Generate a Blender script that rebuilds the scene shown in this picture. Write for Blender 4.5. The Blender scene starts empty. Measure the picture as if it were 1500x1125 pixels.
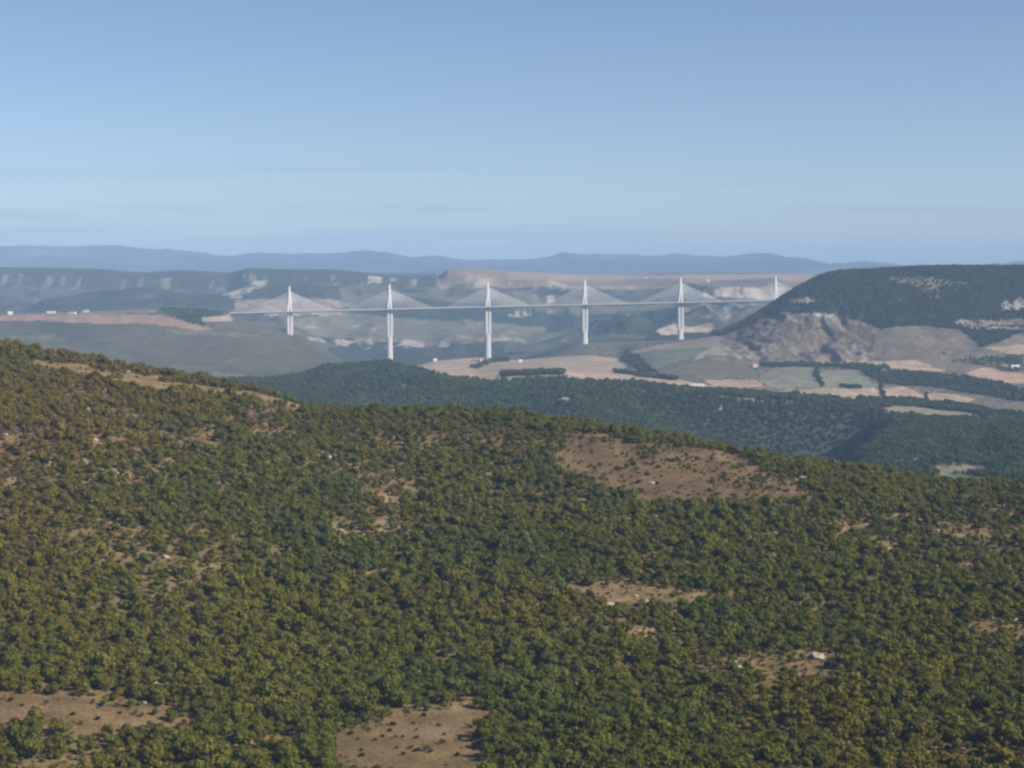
import bpy, bmesh, math, random
import numpy as np
from mathutils import Vector, Matrix

scene = bpy.context.scene
C = scene.collection
R = math.radians

# ------------------------------------------------------------------ camera
F = 2799.0                       # focal length in pixels of a 1500 px wide frame
CAMZ = 800.0
PITCH = math.atan((562.5 - 385.0) / F)
cam_d = bpy.data.cameras.new('camera')
cam_d.sensor_width = 36.0
cam_d.lens = 36.0 * F / 1500.0
cam_d.clip_start = 1.0
cam_d.clip_end = 90000.0
cam = bpy.data.objects.new('camera', cam_d)
cam.location = (0, 0, CAMZ)
cam.rotation_euler = (math.pi / 2 - PITCH, 0, 0)
C.objects.link(cam)
scene.camera = cam

# ------------------------------------------------------------------ sky, sun, exposure
SUN_AZ, SUN_EL = R(110), R(33)    # azimuth measured from the view direction (+Y) towards the right (+X)
world = bpy.data.worlds.new('World')
scene.world = world
world.use_nodes = True
wn, wl = world.node_tree.nodes, world.node_tree.links
bg = wn['Background']
sky = wn.new('ShaderNodeTexSky')
sky.sky_type = 'NISHITA'
sky.sun_disc = False
sky.sun_elevation = SUN_EL
sky.sun_rotation = SUN_AZ
sky.altitude = 800
sky.air_density = 0.6
sky.dust_density = 1.0
sky.ozone_density = 1.3
# faint thin cloud streaks low over the horizon
tc = wn.new('ShaderNodeTexCoord')
mp = wn.new('ShaderNodeMapping'); mp.inputs['Scale'].default_value = (5, 5, 95); mp.inputs['Location'].default_value = (0.9, 0.0, 2.0)
ns = wn.new('ShaderNodeTexNoise'); ns.inputs['Scale'].default_value = 1.0; ns.inputs['Detail'].default_value = 4
sx = wn.new('ShaderNodeSeparateXYZ')
r1 = wn.new('ShaderNodeMapRange'); r1.inputs['From Min'].default_value = 0.52; r1.inputs['From Max'].default_value = 0.72; r1.inputs['To Max'].default_value = 0.55
r2 = wn.new('ShaderNodeMapRange'); r2.inputs['From Min'].default_value = 0.06; r2.inputs['From Max'].default_value = 0.03
ml = wn.new('ShaderNodeMath'); ml.operation = 'MULTIPLY'
cm = wn.new('ShaderNodeMix'); cm.data_type = 'RGBA'; cm.inputs[7].default_value = (2.9, 3.5, 4.6, 1)
wl.new(tc.outputs['Generated'], mp.inputs[0]); wl.new(mp.outputs[0], ns.inputs['Vector']); wl.new(ns.outputs['Fac'], r1.inputs['Value'])
wl.new(tc.outputs['Generated'], sx.inputs[0]); wl.new(sx.outputs['Z'], r2.inputs['Value'])
wl.new(r1.outputs[0], ml.inputs[0]); wl.new(r2.outputs[0], ml.inputs[1]); wl.new(ml.outputs[0], cm.inputs[0])
wl.new(sky.outputs[0], cm.inputs[6]); wl.new(cm.outputs[2], bg.inputs['Color'])
bg.inputs['Strength'].default_value = 0.082

sd = bpy.data.lights.new('sun', 'SUN')
sd.energy = 5.0
sd.angle = R(0.55)
sd.color = (1.0, 0.9, 0.76)
sun = bpy.data.objects.new('sun', sd)
svec = Vector((math.sin(SUN_AZ) * math.cos(SUN_EL), math.cos(SUN_AZ) * math.cos(SUN_EL), math.sin(SUN_EL)))
sun.rotation_euler = svec.to_track_quat('Z', 'Y').to_euler()
sun.location = (3000, -1000, 3000)
C.objects.link(sun)

scene.view_settings.view_transform = 'Standard'
scene.view_settings.look = 'None'
scene.view_settings.exposure = 0.6
scene.view_settings.gamma = 1.0
scene.view_settings.use_curve_mapping = False
scene.render.engine = 'CYCLES'
scene.cycles.filter_width = 2.5
scene.cycles.use_denoising = True
scene.cycles.max_bounces = 4
scene.cycles.diffuse_bounces = 2
scene.cycles.volume_bounces = 1
scene.cycles.use_fast_gi = False

# ------------------------------------------------------------------ helpers
def tag(o, label=None, cat=None, group=None, kind=None):
    if label: o['label'] = label
    if cat: o['category'] = cat
    if group: o['group'] = group
    if kind: o['kind'] = kind
    return o

def link(name, data, parent=None):
    o = bpy.data.objects.new(name, data)
    C.objects.link(o)
    if parent is not None: o.parent = parent
    return o

def np_mesh(name, verts, faces, smooth=True):
    """verts (n,3), faces (m,k) numpy -> mesh"""
    me = bpy.data.meshes.new(name)
    verts = np.asarray(verts, np.float32); faces = np.asarray(faces, np.int32)
    n, (m, k) = len(verts), faces.shape
    me.vertices.add(n); me.vertices.foreach_set('co', verts.ravel())
    me.loops.add(m * k); me.loops.foreach_set('vertex_index', faces.ravel())
    me.polygons.add(m)
    me.polygons.foreach_set('loop_start', np.arange(0, m * k, k, dtype=np.int32))
    me.polygons.foreach_set('use_smooth', np.full(m, smooth, dtype=bool))
    me.update(calc_edges=True)
    return me

def pchip(x, y, xi):
    x = np.asarray(x, float); y = np.asarray(y, float)
    h = np.diff(x); d = np.diff(y) / h
    m = np.zeros_like(y)
    if len(x) > 2:
        w1 = 2 * h[1:] + h[:-1]; w2 = h[1:] + 2 * h[:-1]
        ok = d[:-1] * d[1:] > 0
        with np.errstate(divide='ignore', invalid='ignore'):
            m[1:-1] = np.where(ok, (w1 + w2) / (w1 / np.where(ok, d[:-1], 1) + w2 / np.where(ok, d[1:], 1)), 0)
    m[0], m[-1] = d[0], d[-1]
    xi = np.clip(xi, x[0], x[-1])
    i = np.clip(np.searchsorted(x, xi, side='right') - 1, 0, len(h) - 1)
    t = (xi - x[i]) / h[i]
    return ((1 + 2 * t) * (1 - t) ** 2 * y[i] + t * (1 - t) ** 2 * h[i] * m[i]
            + t * t * (3 - 2 * t) * y[i + 1] + t * t * (t - 1) * h[i] * m[i + 1])

def _hash(ix, iy, seed):
    h = (ix.astype(np.int64) * 374761393 + iy.astype(np.int64) * 668265263 + seed * 1442695041) & 0xffffffff
    h = ((h ^ (h >> 13)) * 1274126177) & 0xffffffff
    return ((h ^ (h >> 16)) & 0xffffff) / float(0xffffff) * 2 - 1

def vnoise(x, y, seed=0):
    ix, iy = np.floor(x), np.floor(y)
    fx, fy = x - ix, y - iy
    fx = fx * fx * (3 - 2 * fx); fy = fy * fy * (3 - 2 * fy)
    ix = ix.astype(np.int64); iy = iy.astype(np.int64)
    a, b = _hash(ix, iy, seed), _hash(ix + 1, iy, seed)
    c, d = _hash(ix, iy + 1, seed), _hash(ix + 1, iy + 1, seed)
    return (a * (1 - fx) + b * fx) * (1 - fy) + (c * (1 - fx) + d * fx) * fy

def fbm(x, y, wl_, octv=4, seed=0, ridged=False, gain=0.5):
    r = 0; amp = 1.0; tot = 0
    x = x / wl_; y = y / wl_
    for o in range(octv):
        n = vnoise(x, y, seed + o * 17)
        if ridged: n = 1 - 2 * np.abs(n)
        r = r + amp * n; tot += amp
        amp *= gain; x, y = x * 2.03 + 11.7, y * 2.03 - 7.3
    return r / tot

CP, SP = math.cos(PITCH), math.sin(PITCH)
def ray(u, v):
    """slope (X/Y, (Z-CAMZ)/Y) of the sight line through a photograph pixel"""
    u = np.asarray(u, float); v = np.asarray(v, float)
    dv = 562.5 - v
    dy = F * CP + dv * SP
    return (u - 750) / dy, (-F * SP + dv * CP) / dy
def project(X, Y, Z):
    z = Z - CAMZ
    fw = np.maximum(Y * CP - z * SP, 1e-3)
    return 750 + F * X / fw, 562.5 - F * (Y * SP + z * CP) / fw

# ------------------------------------------------------------------ viaduct axis (needed by the terrain)
def axis(s):
    t = R(7.5)
    return -762.0 + s * math.cos(t), 6550 + s * math.sin(t) + s * (1710 - s) / 40000.0
def deck_z(s):
    return 632.6 + 0.0200 * s

# ------------------------------------------------------------------ terrain: relief surveyed as crest and valley lines
# each line is a list of (u, v, distance); a line sits at that distance on the sight line
def const(v, Y): return [(-400, v, Y), (1900, v, Y)]
A_CREST = [(-400, 506, 1720), (0, 513, 1640), (60, 520, 1620), (150, 533, 1600), (270, 555, 1570), (380, 576, 1530), (470, 600, 1490),
           (560, 606, 1480), (700, 613, 1480), (800, 625, 1450), (900, 642, 1420), (1000, 655, 1400), (1100, 675, 1380),
           (1200, 693, 1370), (1280, 703, 1380), (1350, 711, 1400), (1420, 716, 1420), (1500, 716, 1440), (1900, 722, 1450)]
B_TOP = [(-400, 545, 3900), (0, 545, 3900), (200, 562, 3900), (300, 564, 3900), (380, 563, 3900), (430, 555, 4000), (490, 539, 4200), (570, 535, 4300),
         (600, 543, 4200), (650, 551, 4050), (717, 558, 3950), (765, 556, 3900), (823, 554, 3850), (860, 560, 3850), (917, 563, 3850), (980, 572, 3830),
         (1100, 577, 3800), (1140, 582, 3780), (1204, 585, 3760), (1252, 592, 3740), (1300, 600, 3720), (1400, 612, 3650), (1500, 621, 3600), (1900, 628, 3500)]
LINES = [
    ('abs', 798.0, 2), ('abs', 742.0, 120), ('abs', 655.0, 330), ('abs', 617.0, 560),
    [(-400, 1125, 680), (0, 1125, 690), (750, 1125, 700), (1500, 1125, 700), (1900, 1125, 700)],
    [(-400, 990, 800), (0, 1000, 800), (750, 1000, 840), (1500, 1000, 840), (1900, 1000, 840)],
    [(-400, 850, 920), (0, 870, 920), (400, 870, 960), (750, 870, 1000), (1500, 870, 1020), (1900, 870, 1020)],
    [(-400, 710, 1090), (0, 730, 1080), (400, 740, 1140), (750, 745, 1190), (1100, 765, 1190), (1500, 785, 1200), (1900, 785, 1200)],
    [(-400, 590, 1330), (0, 605, 1290), (300, 650, 1280), (500, 668, 1320), (750, 672, 1335), (1000, 700, 1290), (1250, 730, 1270), (1500, 742, 1310), (1900, 745, 1310)],
    A_CREST,
    [(u, v + 46, Y + 330) for u, v, Y in A_CREST],
    [(-400, 640, 2550), (400, 660, 2550), (800, 690, 2550), (1100, 725, 2450), (1300, 730, 2420), (1400, 718, 2430), (1900, 735, 2400)],
    [(-400, 600, 3200), (400, 620, 3250), (700, 625, 3250), (900, 645, 3150), (1100, 668, 3000), (1250, 682, 2850), (1330, 676, 2830), (1420, 690, 2700), (1500, 672, 2780), (1900, 680, 2750)],
    B_TOP,
    # foot of the hills
    [(-400, 556, 4900), (0, 556, 4950), (420, 556, 4950), (500, 552, 4900), (560, 545, 4750), (650, 546, 4700), (800, 545, 4700), (900, 545, 4700),
     (1000, 540, 4700), (1100, 536, 4800), (1250, 536, 4850), (1500, 545, 4800), (1900, 548, 4800)],
    [(-400, 505, 5800), (0, 505, 5800), (340, 508, 5800), (420, 520, 5800), (500, 537, 5500), (560, 541, 5300), (650, 536, 5200), (800, 533, 5200),
     (900, 533, 5200), (960, 522, 5150), (1050, 508, 5250), (1100, 487, 5300), (1160, 470, 5330), (1250, 482, 5280), (1400, 482, 5250), (1500, 486, 5250), (1900, 486, 5250)],
    # main crest
    [(-400, 456, 6450), (0, 459, 6430), (110, 457, 6420), (227, 453, 6420), (300, 456, 6390), (338, 463, 6370), (380, 477, 6320), (415, 489, 6280),
     (460, 503, 6150), (492, 523, 5950), (530, 538, 5800), (571, 542, 5700), (600, 538, 5600), (640, 529, 5600), (700, 525, 5620), (760, 528, 5620),
     (810, 525, 5620), (863, 522, 5620), (905, 527, 5580), (925, 517, 5550), (943, 513, 5550), (1000, 504, 5560), (1046, 491, 5600), (1074, 479, 5640),
     (1094, 469, 5660), (1120, 453, 5680), (1140, 440, 5690), (1166, 424, 5700), (1190, 411, 5710), (1214, 402, 5720), (1240, 398, 5740), (1280, 396, 5760),
     (1374, 392, 5780), (1420, 392, 5800), (1500, 391, 5800), (1900, 388, 5850)],
    'SITE',
    # far valley side
    [(-400, 470, 7600), (0, 470, 7600), (340, 474, 7600), (424, 484, 7500), (480, 500, 7400), (571, 506, 7400), (650, 508, 7400), (715, 504, 7400),
     (780, 500, 7400), (857, 486, 7450), (940, 480, 7450), (997, 480, 7450), (1050, 473, 7450), (1136, 470, 7400), (1300, 455, 7400), (1900, 440, 7400)],
    [(-400, 452, 8700), (0, 448, 8700), (200, 446, 8700), (340, 452, 8700), (424, 458, 8700), (571, 470, 8600), (715, 470, 8600), (790, 476, 8600),
     (857, 472, 8700), (940, 468, 8700), (1000, 464, 8700), (1100, 458, 8700), (1500, 450, 8700), (1900, 450, 8700)],
    [(-400, 416, 9720), (0, 416, 9720), (133, 420, 9720), (267, 424, 9720), (330, 424, 9700), (368, 412, 9680), (470, 412, 9680), (567, 418, 9700), (644, 418, 9680),
     (680, 412, 9660), (740, 421, 9640), (800, 424, 9620), (890, 431, 9600), (940, 432, 9600), (1000, 430, 9600), (1050, 440, 9500), (1160, 440, 9500), (1300, 440, 9500), (1900, 440, 9500)],
    [(-400, 400, 9800), (0, 400, 9800), (133, 402, 9800), (213, 408, 9800), (267, 405, 9800), (333, 408, 9800), (368, 398, 9760), (420, 399, 9760), (513, 402, 9760),
     (567, 407, 9780), (620, 409, 9780), (644, 406, 9760), (657, 397, 9740), (700, 403, 9720), (740, 411, 9700), (800, 412, 9680), (830, 420, 9660), (890, 421, 9660),
     (930, 422, 9660), (970, 418, 9660), (1000, 413, 9660), (1050, 422, 9540), (1160, 421, 9540), (1300, 421, 9540), (1900, 421, 9540)],
    [(-400, 392, 11200), (0, 392, 11200), (133, 394, 11200), (213, 401, 11200), (267, 397, 11200), (333, 401, 11200), (367, 394, 11000), (420, 395.5, 11000), (473, 395.5, 11000),
     (513, 398, 11200), (567, 403, 11600), (620, 405, 11700), (644, 404, 11700), (657, 394, 11800), (700, 394, 12200), (743, 397, 12400), (810, 399.5, 12600), (858, 404, 12800),
     (917, 403, 12900), (970, 399.5, 13000), (1050, 399.5, 13000), (1120, 399, 13000), (1170, 401, 13000), (1300, 402, 13000), (1900, 402, 13000)],
    [(-400, 397, 16500), (1900, 403, 16500)],
    [(-400, 392, 20500), (0, 392, 20500), (200, 397, 20500), (330, 396, 20500), (600, 399, 20500), (1900, 399, 20500)],
    [(-400, 366, 26500), (0, 363, 26500), (50, 362, 26500), (160, 362, 26500), (207, 367, 26500), (300, 373, 26500), (327, 377, 26500), (400, 373, 26500), (500, 370.5, 26500), (513, 369.5, 26500),
     (556, 373, 26500), (607, 382.5, 26500), (639, 379.5, 26500), (687, 384, 26500), (717, 381, 26500), (797, 378.5, 26500), (837, 373.5, 26500), (877, 372, 26500), (930, 372.5, 26500),
     (951, 376, 26500), (997, 373.5, 26500), (1023, 377, 26500), (1070, 376, 26500), (1104, 373.5, 26500), (1144, 377.5, 26500), (1190, 384, 26500), (1236, 392, 26500), (1900, 393, 26500)],
    [(-400, 380, 30000), (1900, 396, 30000)],
]
UCOL = np.arange(-330, 1831, 3.0)
ACOL = ray(UCOL, 385)[0]
NC = len(ACOL)
def rows_():
    r = [np.array([2, 60, 120, 180, 240, 300, 360, 420, 480, 540.])]
    for a, b, st in ((590, 1660, 6), (1660, 2560, 30), (2560, 4500, 11), (4500, 5900, 9), (5900, 6450, 14), (6450, 7500, 20),
                     (7500, 9300, 22), (9300, 9860, 9), (9860, 13100, 60), (13100, 20000, 500), (20000, 27000, 110), (27000, 30001, 500)):
        r.append(np.arange(a, b, st, dtype=float))
    return np.concatenate(r)
YROW = rows_()
YROW[-1] = 30000
NR = len(YROW)

# ground height at the bridge piers
SITE = [(-400, 700, 6560), (0, 560, 6560), (300, 560, 6560)]
SITE = [(-400, 480), (0, 485), (300, 476), (345, 468), (385, 478), (424, 491), (470, 520), (571, 556), (715, 543), (790, 524), (857, 503), (930, 500), (997, 497),
        (1060, 492), (1136, 486), (1272, 462), (1352, 441), (1500, 436), (1900, 430)]

KY, KZ = [], []
for L in LINES:
    if isinstance(L, tuple):
        KY.append(np.full(NC, float(L[2]))); KZ.append(np.full(NC, L[1])); continue
    if L == 'SITE':
        ss = np.linspace(-900, 3200, 200)
        ax = np.array([axis(s) for s in ss])
        Yc = np.interp(ACOL, ax[:, 0] / ax[:, 1], ax[:, 1])
        Yc = np.maximum(Yc, KY[-1] + 150)
        a, s = ray([p[0] for p in SITE], [p[1] for p in SITE])
        KY.append(Yc); KZ.append(CAMZ + pchip(a, s, ACOL) * Yc); continue
    a, s = ray([p[0] for p in L], [p[1] for p in L])
    Yc = pchip(a, [p[2] for p in L], ACOL)
    KY.append(Yc); KZ.append(CAMZ + pchip(a, s, ACOL) * Yc)
KY, KZ = np.array(KY), np.array(KZ)
HT = np.empty((NC, NR))
for c in range(NC):
    HT[c] = pchip(KY[:, c], KZ[:, c], YROW)
GX = ACOL[:, None] * YROW[None, :]
GY = np.broadcast_to(YROW[None, :], GX.shape)
CRY = KY[9][:, None]                                   # distance of the near crest per column

def band(y0, y1, w0, w1):
    return np.clip((GY - y0) / w0, 0, 1) * np.clip((y1 - GY) / w1, 0, 1)

def height(X, Y):
    X = np.asarray(X, float); Y = np.asarray(Y, float)
    ci = np.clip((np.interp(X / Y, ACOL, np.arange(NC))), 0, NC - 1.001)
    ri = np.clip(np.interp(Y, YROW, np.arange(NR)), 0, NR - 1.001)
    c0, r0 = ci.astype(int), ri.astype(int)
    fc, fr = ci - c0, ri - r0
    return (HT[c0, r0] * (1 - fc) + HT[c0 + 1, r0] * fc) * (1 - fr) + (HT[c0, r0 + 1] * (1 - fc) + HT[c0 + 1, r0 + 1] * fc) * fr

def hit(u, v, y0=500, y1=30000):
    """first ground point on the sight line of a photograph pixel"""
    a, s = ray(u, v)
    ys = np.linspace(y0, y1, 6000) if y1 - y0 > 3000 else np.linspace(y0, y1, 1500)
    z = height(a * ys, ys)
    k = np.argmax(z >= CAMZ + s * ys)
    if z[k] < CAMZ + s * ys[k]: k = np.argmin((CAMZ + s * ys) - z)
    return float(a * ys[k]), float(ys[k]), float(z[k])

def seg_dist(px, py, pts):
    best = np.full(np.shape(px), 1e9); par = np.zeros(np.shape(px))
    n = len(pts) - 1
    for i in range(n):
        (x0, y0), (x1, y1) = pts[i], pts[i + 1]
        dx, dy = x1 - x0, y1 - y0
        t = np.clip(((px - x0) * dx + (py - y0) * dy) / (dx * dx + dy * dy), 0, 1)
        d = np.hypot(px - x0 - t * dx, py - y0 - t * dy)
        m = d < best
        best = np.where(m, d, best); par = np.where(m, (i + t) / n, par)
    return best, par

# ---- local relief
nb = band(560, 1900, 150, 300)
HT += nb * (fbm(GX, GY, 160, 3, 1) * 5.0 + fbm(GX, GY, 28, 3, 5) * 1.3)
# terraces on the right part of the near slope
tz = HT / 7.0 + fbm(GX, GY, 120, 2, 9) * 0.5
step = (np.floor(tz) + np.clip((tz - np.floor(tz)) * 2.2 - 0.6, 0, 1) - tz) * 7.0
HT += step * 0.5 * nb * np.clip((GX / GY + 0.03) / 0.06, 0, 1)
# woods beyond
wb = band(2500, 4600, 300, 300)
HT += wb * (fbm(GX, GY, 420, 4, 21) * 9.0 + fbm(GX, GY * .5, 120, 2, 23, True) * 5)
# ravine with a shaded flank, right of centre
XS = np.interp(GY, [2500, 2800, 3000, 3600, 3800], [430, 515, 573, 735, 790]) + fbm(GY, GX * 0, 160, 3, 27) * 22
tt = XS - GX
sm = lambda q: np.clip(q, 0, 1) ** 2 * (3 - 2 * np.clip(q, 0, 1))
prof = np.where(tt < 118, sm(tt / 118), 1 - sm((tt - 118) / 430))
HT += -128 * prof * np.clip((GY - 2450) / 250, 0, 1) * sm((3690 - GY) / 170)
spur2 = [hit(u, v, 2200, 4500)[:2] for u, v in ((1300, 706), (1355, 688), (1400, 668), (1450, 650))]
d3, _ = seg_dist(GX - 22, GY, spur2); d4, _ = seg_dist(GX + 28, GY, spur2)
HT += wb * (24 * np.exp(-(d3 / 28) ** 2) - 24 * np.exp(-(d4 / 32) ** 2))
# valley and hills
vb = band(4500, 7000, 300, 400)
HT += vb * (fbm(GX, GY, 330, 4, 31) * 5.0)
hu = GX / GY * F + 750
lowh = np.clip((GY - 4850) / 150, 0, 1) * np.clip((5640 - GY) / 260, 0, 1)
HT += -lowh * 34 * np.abs(fbm(GX + fbm(GX, GY, 160, 2, 44) * 40, GY * 0.26, 46, 4, 41)) * np.clip((hu - 1050) / 50, 0, 1) * np.clip((1300 - hu) / 60, 0, 1)
HT += lowh * fbm(GX, GY * 0.5, 150, 3, 47) * 9 * np.clip((hu - 1240) / 80, 0, 1)
HT += band(5000, 6500, 300, 300) * np.clip((480 - hu) / 80, 0, 1) * fbm(GX, GY * 0.5, 260, 3, 48, True) * 9
# far valley side: spurs and side valleys running down towards us
fb = band(6900, 9600, 500, 260)
wx = GX + fbm(GX, GY, 900, 2, 55) * 260
HT += fb * (fbm(wx, GY * 0.35, 760, 4, 51, True) * 96 - 26 + fbm(wx, GY * 0.4, 260, 3, 53, True) * 22)
HT += band(9300, 9900, 200, 150) * fbm(GX, GY, 130, 3, 58) * 7
HT += band(9800, 13200, 300, 500) * fbm(GX, GY * 0.4, 700, 3, 61) * 4
HT += band(19000, 30000, 2500, 1500) * fbm(GX, GY * 0.5, 1300, 4, 71, True) * 120 * np.clip(np.abs(GY - 26500) / 2500 + 0.05, 0, 1)

GU, GV = project(GX, GY, HT)

# ------------------------------------------------------------------ land cover (albedo) and wood density per ground point
def in_poly(pu, pv, poly):
    r = np.zeros(pu.shape, bool)
    n = len(poly)
    for i in range(n):
        (x0, y0), (x1, y1) = poly[i], poly[(i + 1) % n]
        if y0 == y1: continue
        c = ((y0 > pv) != (y1 > pv)) & (pu < (x1 - x0) * (pv - y0) / (y1 - y0) + x0)
        r ^= c
    return r

COV = np.empty(GX.shape + (3,)); COV[:] = (0.13, 0.115, 0.075)
WOOD = np.zeros(GX.shape)
def setc(mask, col, wood=None, k=1.0):
    m = (np.asarray(mask, float) * k)[..., None]
    COV[:] = COV * (1 - m) + np.array(col) * m
    if wood is not None:
        WOOD[:] = WOOD * (1 - m[..., 0]) + wood * m[..., 0]

n1 = fbm(GX, GY, 90, 4, 101); n2 = fbm(GX, GY, 330, 4, 103); n3 = fbm(GX, GY, 25, 3, 107)
SOIL = (0.135, 0.1, 0.045); DRY = (0.16, 0.122, 0.05); ROCK = (0.46, 0.41, 0.335)
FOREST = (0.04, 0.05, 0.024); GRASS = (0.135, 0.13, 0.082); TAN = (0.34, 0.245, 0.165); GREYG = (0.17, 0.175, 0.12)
near = GY < 2100
setc(near, SOIL, 0.74)
setc(near & (n1 > 0.12), DRY, None, 0.7)
setc((GY >= 2100) & (GY < 4900), (0.13, 0.115, 0.078), 0.03)
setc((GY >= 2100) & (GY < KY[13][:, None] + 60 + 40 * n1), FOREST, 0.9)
setc((GY >= 4650) & (GY < 6900), (0.105, 0.1, 0.064), 0.03)
left = (GY >= 4300) & (GY < 7000) & (GU < 545 + (GY - 5000) * 0)
setc(left, (0.08, 0.078, 0.046), 0.0)
setc(left * np.clip(n2 * 4, 0, 1), (0.055, 0.06, 0.034), 0.0)
rh = (GY >= 4800) & (GY < 6800) & (GU > 1040)
setc(rh, (0.15, 0.125, 0.088), 0.02)
setc(rh & (n1 > 0.05), (0.115, 0.105, 0.07), 0.03, 0.7)
setc((GY >= 6700) & (GY < 9640), (0.028, 0.037, 0.022), 0)
setc((GY >= 6700) & (GY < 9640), GRASS, 0, 1 / (1 + np.exp(-(n2 * 9 - 2.2))) * 0.8)
setc((GY >= 9640) & (GY < 16000), (0.2, 0.155, 0.1), 0)
setc((GY >= 9640) & (GY < 16000) & (GU < 640), (0.045, 0.052, 0.032), 0)
setc((GY >= 16000), (0.045, 0.052, 0.03), 0)
setc((GY >= 16000) * np.clip(fbm(GX, GY * 0.4, 1500, 3, 105) * 3 - 0.3, 0, 1), (0.13, 0.12, 0.085), 0, 0.8)

rag = np.clip((2200 - GY) / 400, 0, 1)
JU = GU + fbm(GX, GY, 60, 3, 111) * 4 * np.clip(GY / 5000, .3, 1) + rag * fbm(GX, GY, 22, 3, 115) * 26; JV = GV + fbm(GX, GY, 60, 3, 113) * 2.2 + rag * fbm(GX, GY, 22, 3, 117) * 9
def poly(pts, col, wood, y0, y1, k=1.0, j=True):
    us = [p[0] for p in pts]; vs = [p[1] for p in pts]
    m0 = (GY > y0) & (GY < y1) & (GU > min(us) - 8) & (GU < max(us) + 8) & (GV > min(vs) - 8) & (GV < max(vs) + 8)
    idx = np.nonzero(m0)
    if not len(idx[0]): return
    ins = in_poly((JU if j else GU)[idx], (JV if j else GV)[idx], pts)
    kk = ins.astype(float) * k
    COV[idx] = COV[idx] * (1 - kk[:, None]) + np.array(col) * kk[:, None]
    WOOD[idx] = WOOD[idx] * (1 - kk) + wood * kk
def ell(cu, cv, ru, rv): return [(cu + ru * math.cos(t), cv + rv * math.sin(t)) for t in np.linspace(0, 2 * math.pi, 18, endpoint=False)]

# -- woods and plateau (2.5 - 4.7 km)
P = lambda pts, ou, ov, sc: [(ou + x / sc, ov + y / sc) for x, y in pts]
poly([(978, 571), (1060, 577), (1150, 585), (1180, 589), (1176, 592), (1100, 588), (1020, 583), (960, 577)], (0.2, 0.19, 0.12), 0.0, 2500, 4400)
poly([(905, 566), (960, 571), (960, 576), (900, 572)], (0.16, 0.165, 0.11), 0.0, 2500, 4400)
poly(P([(560, 165), (780, 145), (960, 160), (1120, 185), (1280, 240), (1100, 232), (800, 215), (650, 195)], 1150, 560, 4.286), (0.21, 0.185, 0.12), 0.0, 2500, 4500)
poly(P([(760, 590), (980, 575), (1500, 600), (1500, 660), (740, 650)], 1150, 560, 4.286), (0.075, 0.12, 0.062), 0.0, 2100, 4000)
poly(P([(880, 560), (980, 515), (1290, 520), (1300, 570), (1000, 580)], 1150, 560, 4.286), (0.13, 0.125, 0.08), 0.1, 2100, 4000)
poly(P([(420, 520), (560, 400), (760, 420), (900, 480), (700, 580), (600, 600)], 1150, 560, 4.286), (0.1, 0.108, 0.062), 0.5, 2100, 4000)
poly(P([(1240, 505), (1420, 420), (1440, 420), (1290, 510)], 1150, 560, 4.286), (0.16, 0.165, 0.1), 0.0, 2100, 4000)
for e in ((828, 587, 13, 5), (880, 592, 3.5, 7), (1057, 598, 3, 4), (935, 588, 3, 3)):
    poly(ell(*e), (0.23, 0.21, 0.17), 0.3, 2500, 4400)
poly([(700, 580), (830, 587), (820, 591), (690, 586)], (0.1, 0.1, 0.062), 0.5, 2500, 4400, 0.8)
poly(ell(590, 566, 14, 5), (0.12, 0.13, 0.09), 0.35, 2500, 4600)
# -- fields
fz = (3600, 5900)
poly([(590, 537), (640, 527), (700, 523), (760, 527), (860, 519), (905, 526), (920, 540), (960, 556), (905, 561), (820, 556), (760, 556), (717, 560), (650, 552)], (0.3, 0.225, 0.15), 0.0, *fz)
poly([(592, 538), (640, 528), (690, 526), (696, 536), (690, 545), (705, 556), (650, 549)], TAN, 0.0, *fz)
poly([(694, 540), (720, 531), (790, 532), (830, 545), (840, 549), (760, 553), (715, 558)], (0.26, 0.205, 0.135), 0.0, *fz)
poly([(800, 540), (900, 545), (915, 549), (850, 551)], (0.36, 0.26, 0.18), 0.0, *fz)
poly([(850, 553), (920, 550), (930, 560), (860, 561)], (0.38, 0.265, 0.175), 0.0, *fz)
poly([(690, 538), (722, 527), (745, 525), (745, 528), (720, 532), (700, 540)], (0.07, 0.07, 0.05), 0.8, *fz)
poly([(908, 526), (925, 519), (950, 535), (962, 546), (945, 546)], (0.055, 0.062, 0.04), 0.7, *fz)
poly([(917, 516), (980, 503), (1050, 492), (1062, 497), (1040, 509), (940, 516)], (0.24, 0.2, 0.135), 0.0, *fz)
poly([(932, 517), (1000, 510), (1042, 509), (1020, 522), (955, 543), (940, 530)], (0.115, 0.145, 0.095), 0.0, *fz)
poly([(1042, 509), (1050, 500), (1068, 510), (1092, 526), (1060, 520), (1032, 521), (1010, 530), (1022, 520)], (0.235, 0.235, 0.16), 0.0, *fz)
poly([(960, 545), (1005, 532), (1070, 524), (1100, 540), (1110, 552), (1050, 556), (970, 550)], (0.125, 0.112, 0.075), 0.0, *fz)
poly([(900, 551), (960, 552), (1020, 561), (1045, 567), (1000, 566), (905, 561)], (0.34, 0.25, 0.17), 0.0, *fz)
poly([(1010, 562), (1030, 562), (1042, 567), (1012, 566)], (0.5, 0.46, 0.4), 0.0, *fz)
poly([(1032, 556), (1110, 557), (1118, 567), (1045, 566)], (0.36, 0.235, 0.16), 0.0, *fz)
poly([(1110, 556), (1135, 538), (1190, 537), (1202, 552), (1200, 567), (1130, 571)], (0.155, 0.165, 0.115), 0.0, *fz)
poly([(1200, 543), (1250, 541), (1275, 562), (1290, 566), (1230, 569), (1200, 565)], (0.17, 0.18, 0.125), 0.0, *fz)
poly([(1135, 571), (1200, 569), (1290, 568), (1300, 578), (1335, 590), (1260, 590), (1215, 585), (1150, 576)], (0.29, 0.235, 0.155), 0.0, *fz)
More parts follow.
